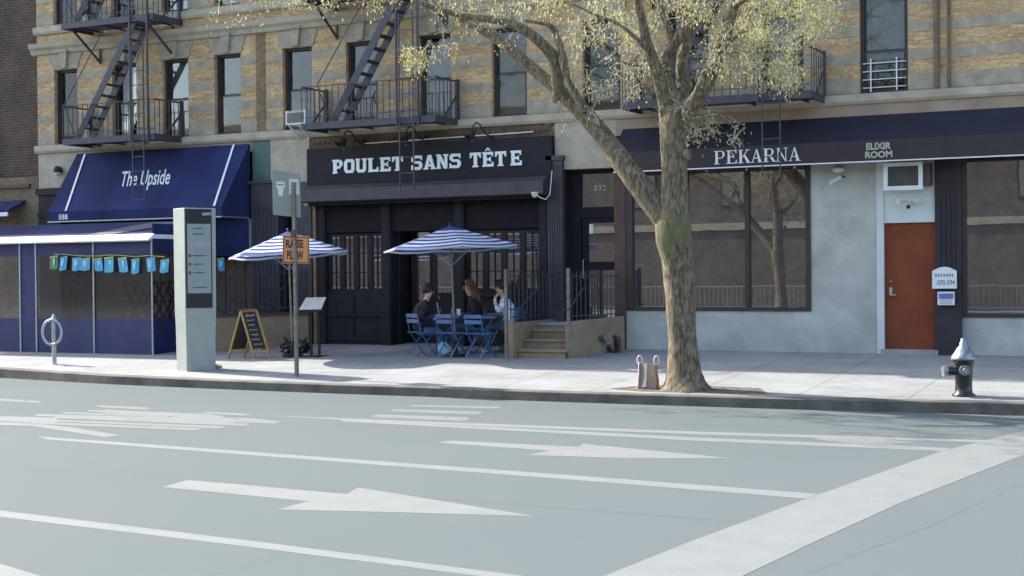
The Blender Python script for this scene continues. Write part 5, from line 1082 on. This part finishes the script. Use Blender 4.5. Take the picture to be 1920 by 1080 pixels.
T.build('trunk', m_bark, tr, smooth=True)
# twigs and catkins: clusters joined to the nearest wood
rr = random.Random(21); clusters = []
def region(n, x0, x1, y0, y1, yo=1.0, dens=1.0, top=None):
    for _ in range(n):
        px = rr.uniform(x0, x1); py = rr.uniform(y0, y1); clusters.append((TP(px, py, TY+rr.uniform(-yo, yo)), dens))
region(95, 1380, 1560, -30, 62, 1.0, 1.1); region(40, 1400, 1500, 60, 150, .8, 1.0); region(14, 1430, 1500, 120, 165, .6)
region(60, 1100, 1390, -30, 60, 1.1, .8); region(52, 1060, 1240, 30, 135, .9, .7); region(14, 1090, 1200, 120, 195, .8, .5); region(26, 1300, 1420, 60, 150, .8, .8)
region(10, 1320, 1385, 205, 262, .3, .6); region(5, 1292, 1312, 230, 265, .2, .8); region(8, 1235, 1330, 180, 215, .4, .4); region(6, 1120,1230,150,200,.5,.3)
region(12, 757, 800, 88, 128, .2, 1.0); region(6, 805, 850, 78, 120, .2, .6); region(30, 820, 1060, -20, 35, .7, .7); region(10, 860, 960, 20, 80, .5, .5); region(14, 600, 830, -25, 18, .5, .6); region(14, 480, 620, -25, 12, .5, .6); region(12, 385, 500, -20, 38, .4, .5); region(6,1010,1130,190,240,.3,.2)
for _ in range(300):      # crown above the frame
    while True:
        a = Vector((rr.uniform(-1,1), rr.uniform(-1,1), rr.uniform(-1,1)))
        if a.length < 1: break
    p = Vector((2.6+a.x*4.6, TY-.3+a.y*2.6, 7.6+a.z*2.0))
    if p.z > 5.7: clusters.append((p, .8))
N = np.array([tuple(p) for p in nodes]); order = sorted(clusters, key=lambda c: min(np.linalg.norm(N-np.array(c[0]), axis=1)))
TW = MB(); leaf = MB()
def catkins(c, dens):
    n = int(26*dens)
    for _ in range(n):
        o = c+Vector((rr.gauss(0,.075), rr.gauss(0,.075), rr.gauss(-.03,.07))); L_ = rr.uniform(.02,.07); w_ = rr.uniform(.005,.013); a = rr.uniform(0, math.pi); s = Vector((math.cos(a), math.sin(a), rr.uniform(-.3,.3)))*w_; dn = Vector((rr.uniform(-.5,.5), rr.uniform(-.5,.5), -1 if rr.random() < .75 else .6)).normalized()*L_
        leaf.add([o-s, o+dn*.5-s*1.1+dn.cross(s)*.2, o+dn, o+dn*.5+s*1.1], [(0,1,2,3)], 0 if rr.random() < .7 else 1)
for c, dens in order:
    d = np.linalg.norm(N-np.array(c), axis=1); d = d+np.maximum(0, (N[:,2]-c.z))*.25; i = int(np.argmin(d)); a = Vector(N[i]); L_ = (c-a).length
    k = max(2, int(L_/.12)); pts = [a]; new = []
    bend = Vector((rr.uniform(-.15,.15), rr.uniform(-.15,.15), rr.uniform(.0,.2)))*L_
    for j in range(1, k+1):
        f = j/k; p = a.lerp(c, f)+bend*math.sin(math.pi*f)+Vector((rr.uniform(-.02,.02), rr.uniform(-.02,.02), rr.uniform(-.02,.02))); pts.append(p); new.append(tuple(p))
    r0 = .006+.009*min(1.5, L_); TW.tube(pts, [r0+(.0035-r0)*j/k for j in range(k+1)], 4, cap=False)
    N = np.vstack([N, np.array(new)])
    catkins(c, dens)
    for p in pts[1:-1]:
        if rr.random() < .35*dens: catkins(p, .35*dens)
    for _ in range(4):
        e_ = c+Vector((rr.uniform(-.22,.22), rr.uniform(-.22,.22), rr.uniform(-.2,.18))); TW.tube([pts[-1], pts[-1].lerp(e_,.5)+Vector((0,0,.02)), e_], [.005,.004,.003], 3, cap=False)
m_tw = mat('twig_bark', (.38,.36,.28), .9, .2, 8)
TW.build('twigs', m_tw, tr)
def leafmat(nm, c):
    m = bpy.data.materials.new(nm); m.use_nodes = True; n = m.node_tree.nodes; l = m.node_tree.links; b = n['Principled BSDF']; b.inputs['Base Color'].default_value = (*c,1); b.inputs['Roughness'].default_value = .8
    t_ = n.new('ShaderNodeBsdfTranslucent'); t_.inputs[0].default_value = (*c,1); ms = n.new('ShaderNodeMixShader'); ms.inputs[0].default_value = .4; l.new(b.outputs[0], ms.inputs[1]); l.new(t_.outputs[0], ms.inputs[2]); l.new(ms.outputs[0], n['Material Output'].inputs[0]); return m
leaf.build('catkin_foliage', [leafmat('catkin_yellow_green', (.60,.56,.26)), leafmat('catkin_ochre', (.5,.42,.16))], tr)

tr2 = copy_tree(tr); tr2.location = tr.location+Vector((-8.6,-25.0,-.02)); tr2['label'] = 'forked street tree on the far pavement, seen as a reflection in the bakery window'
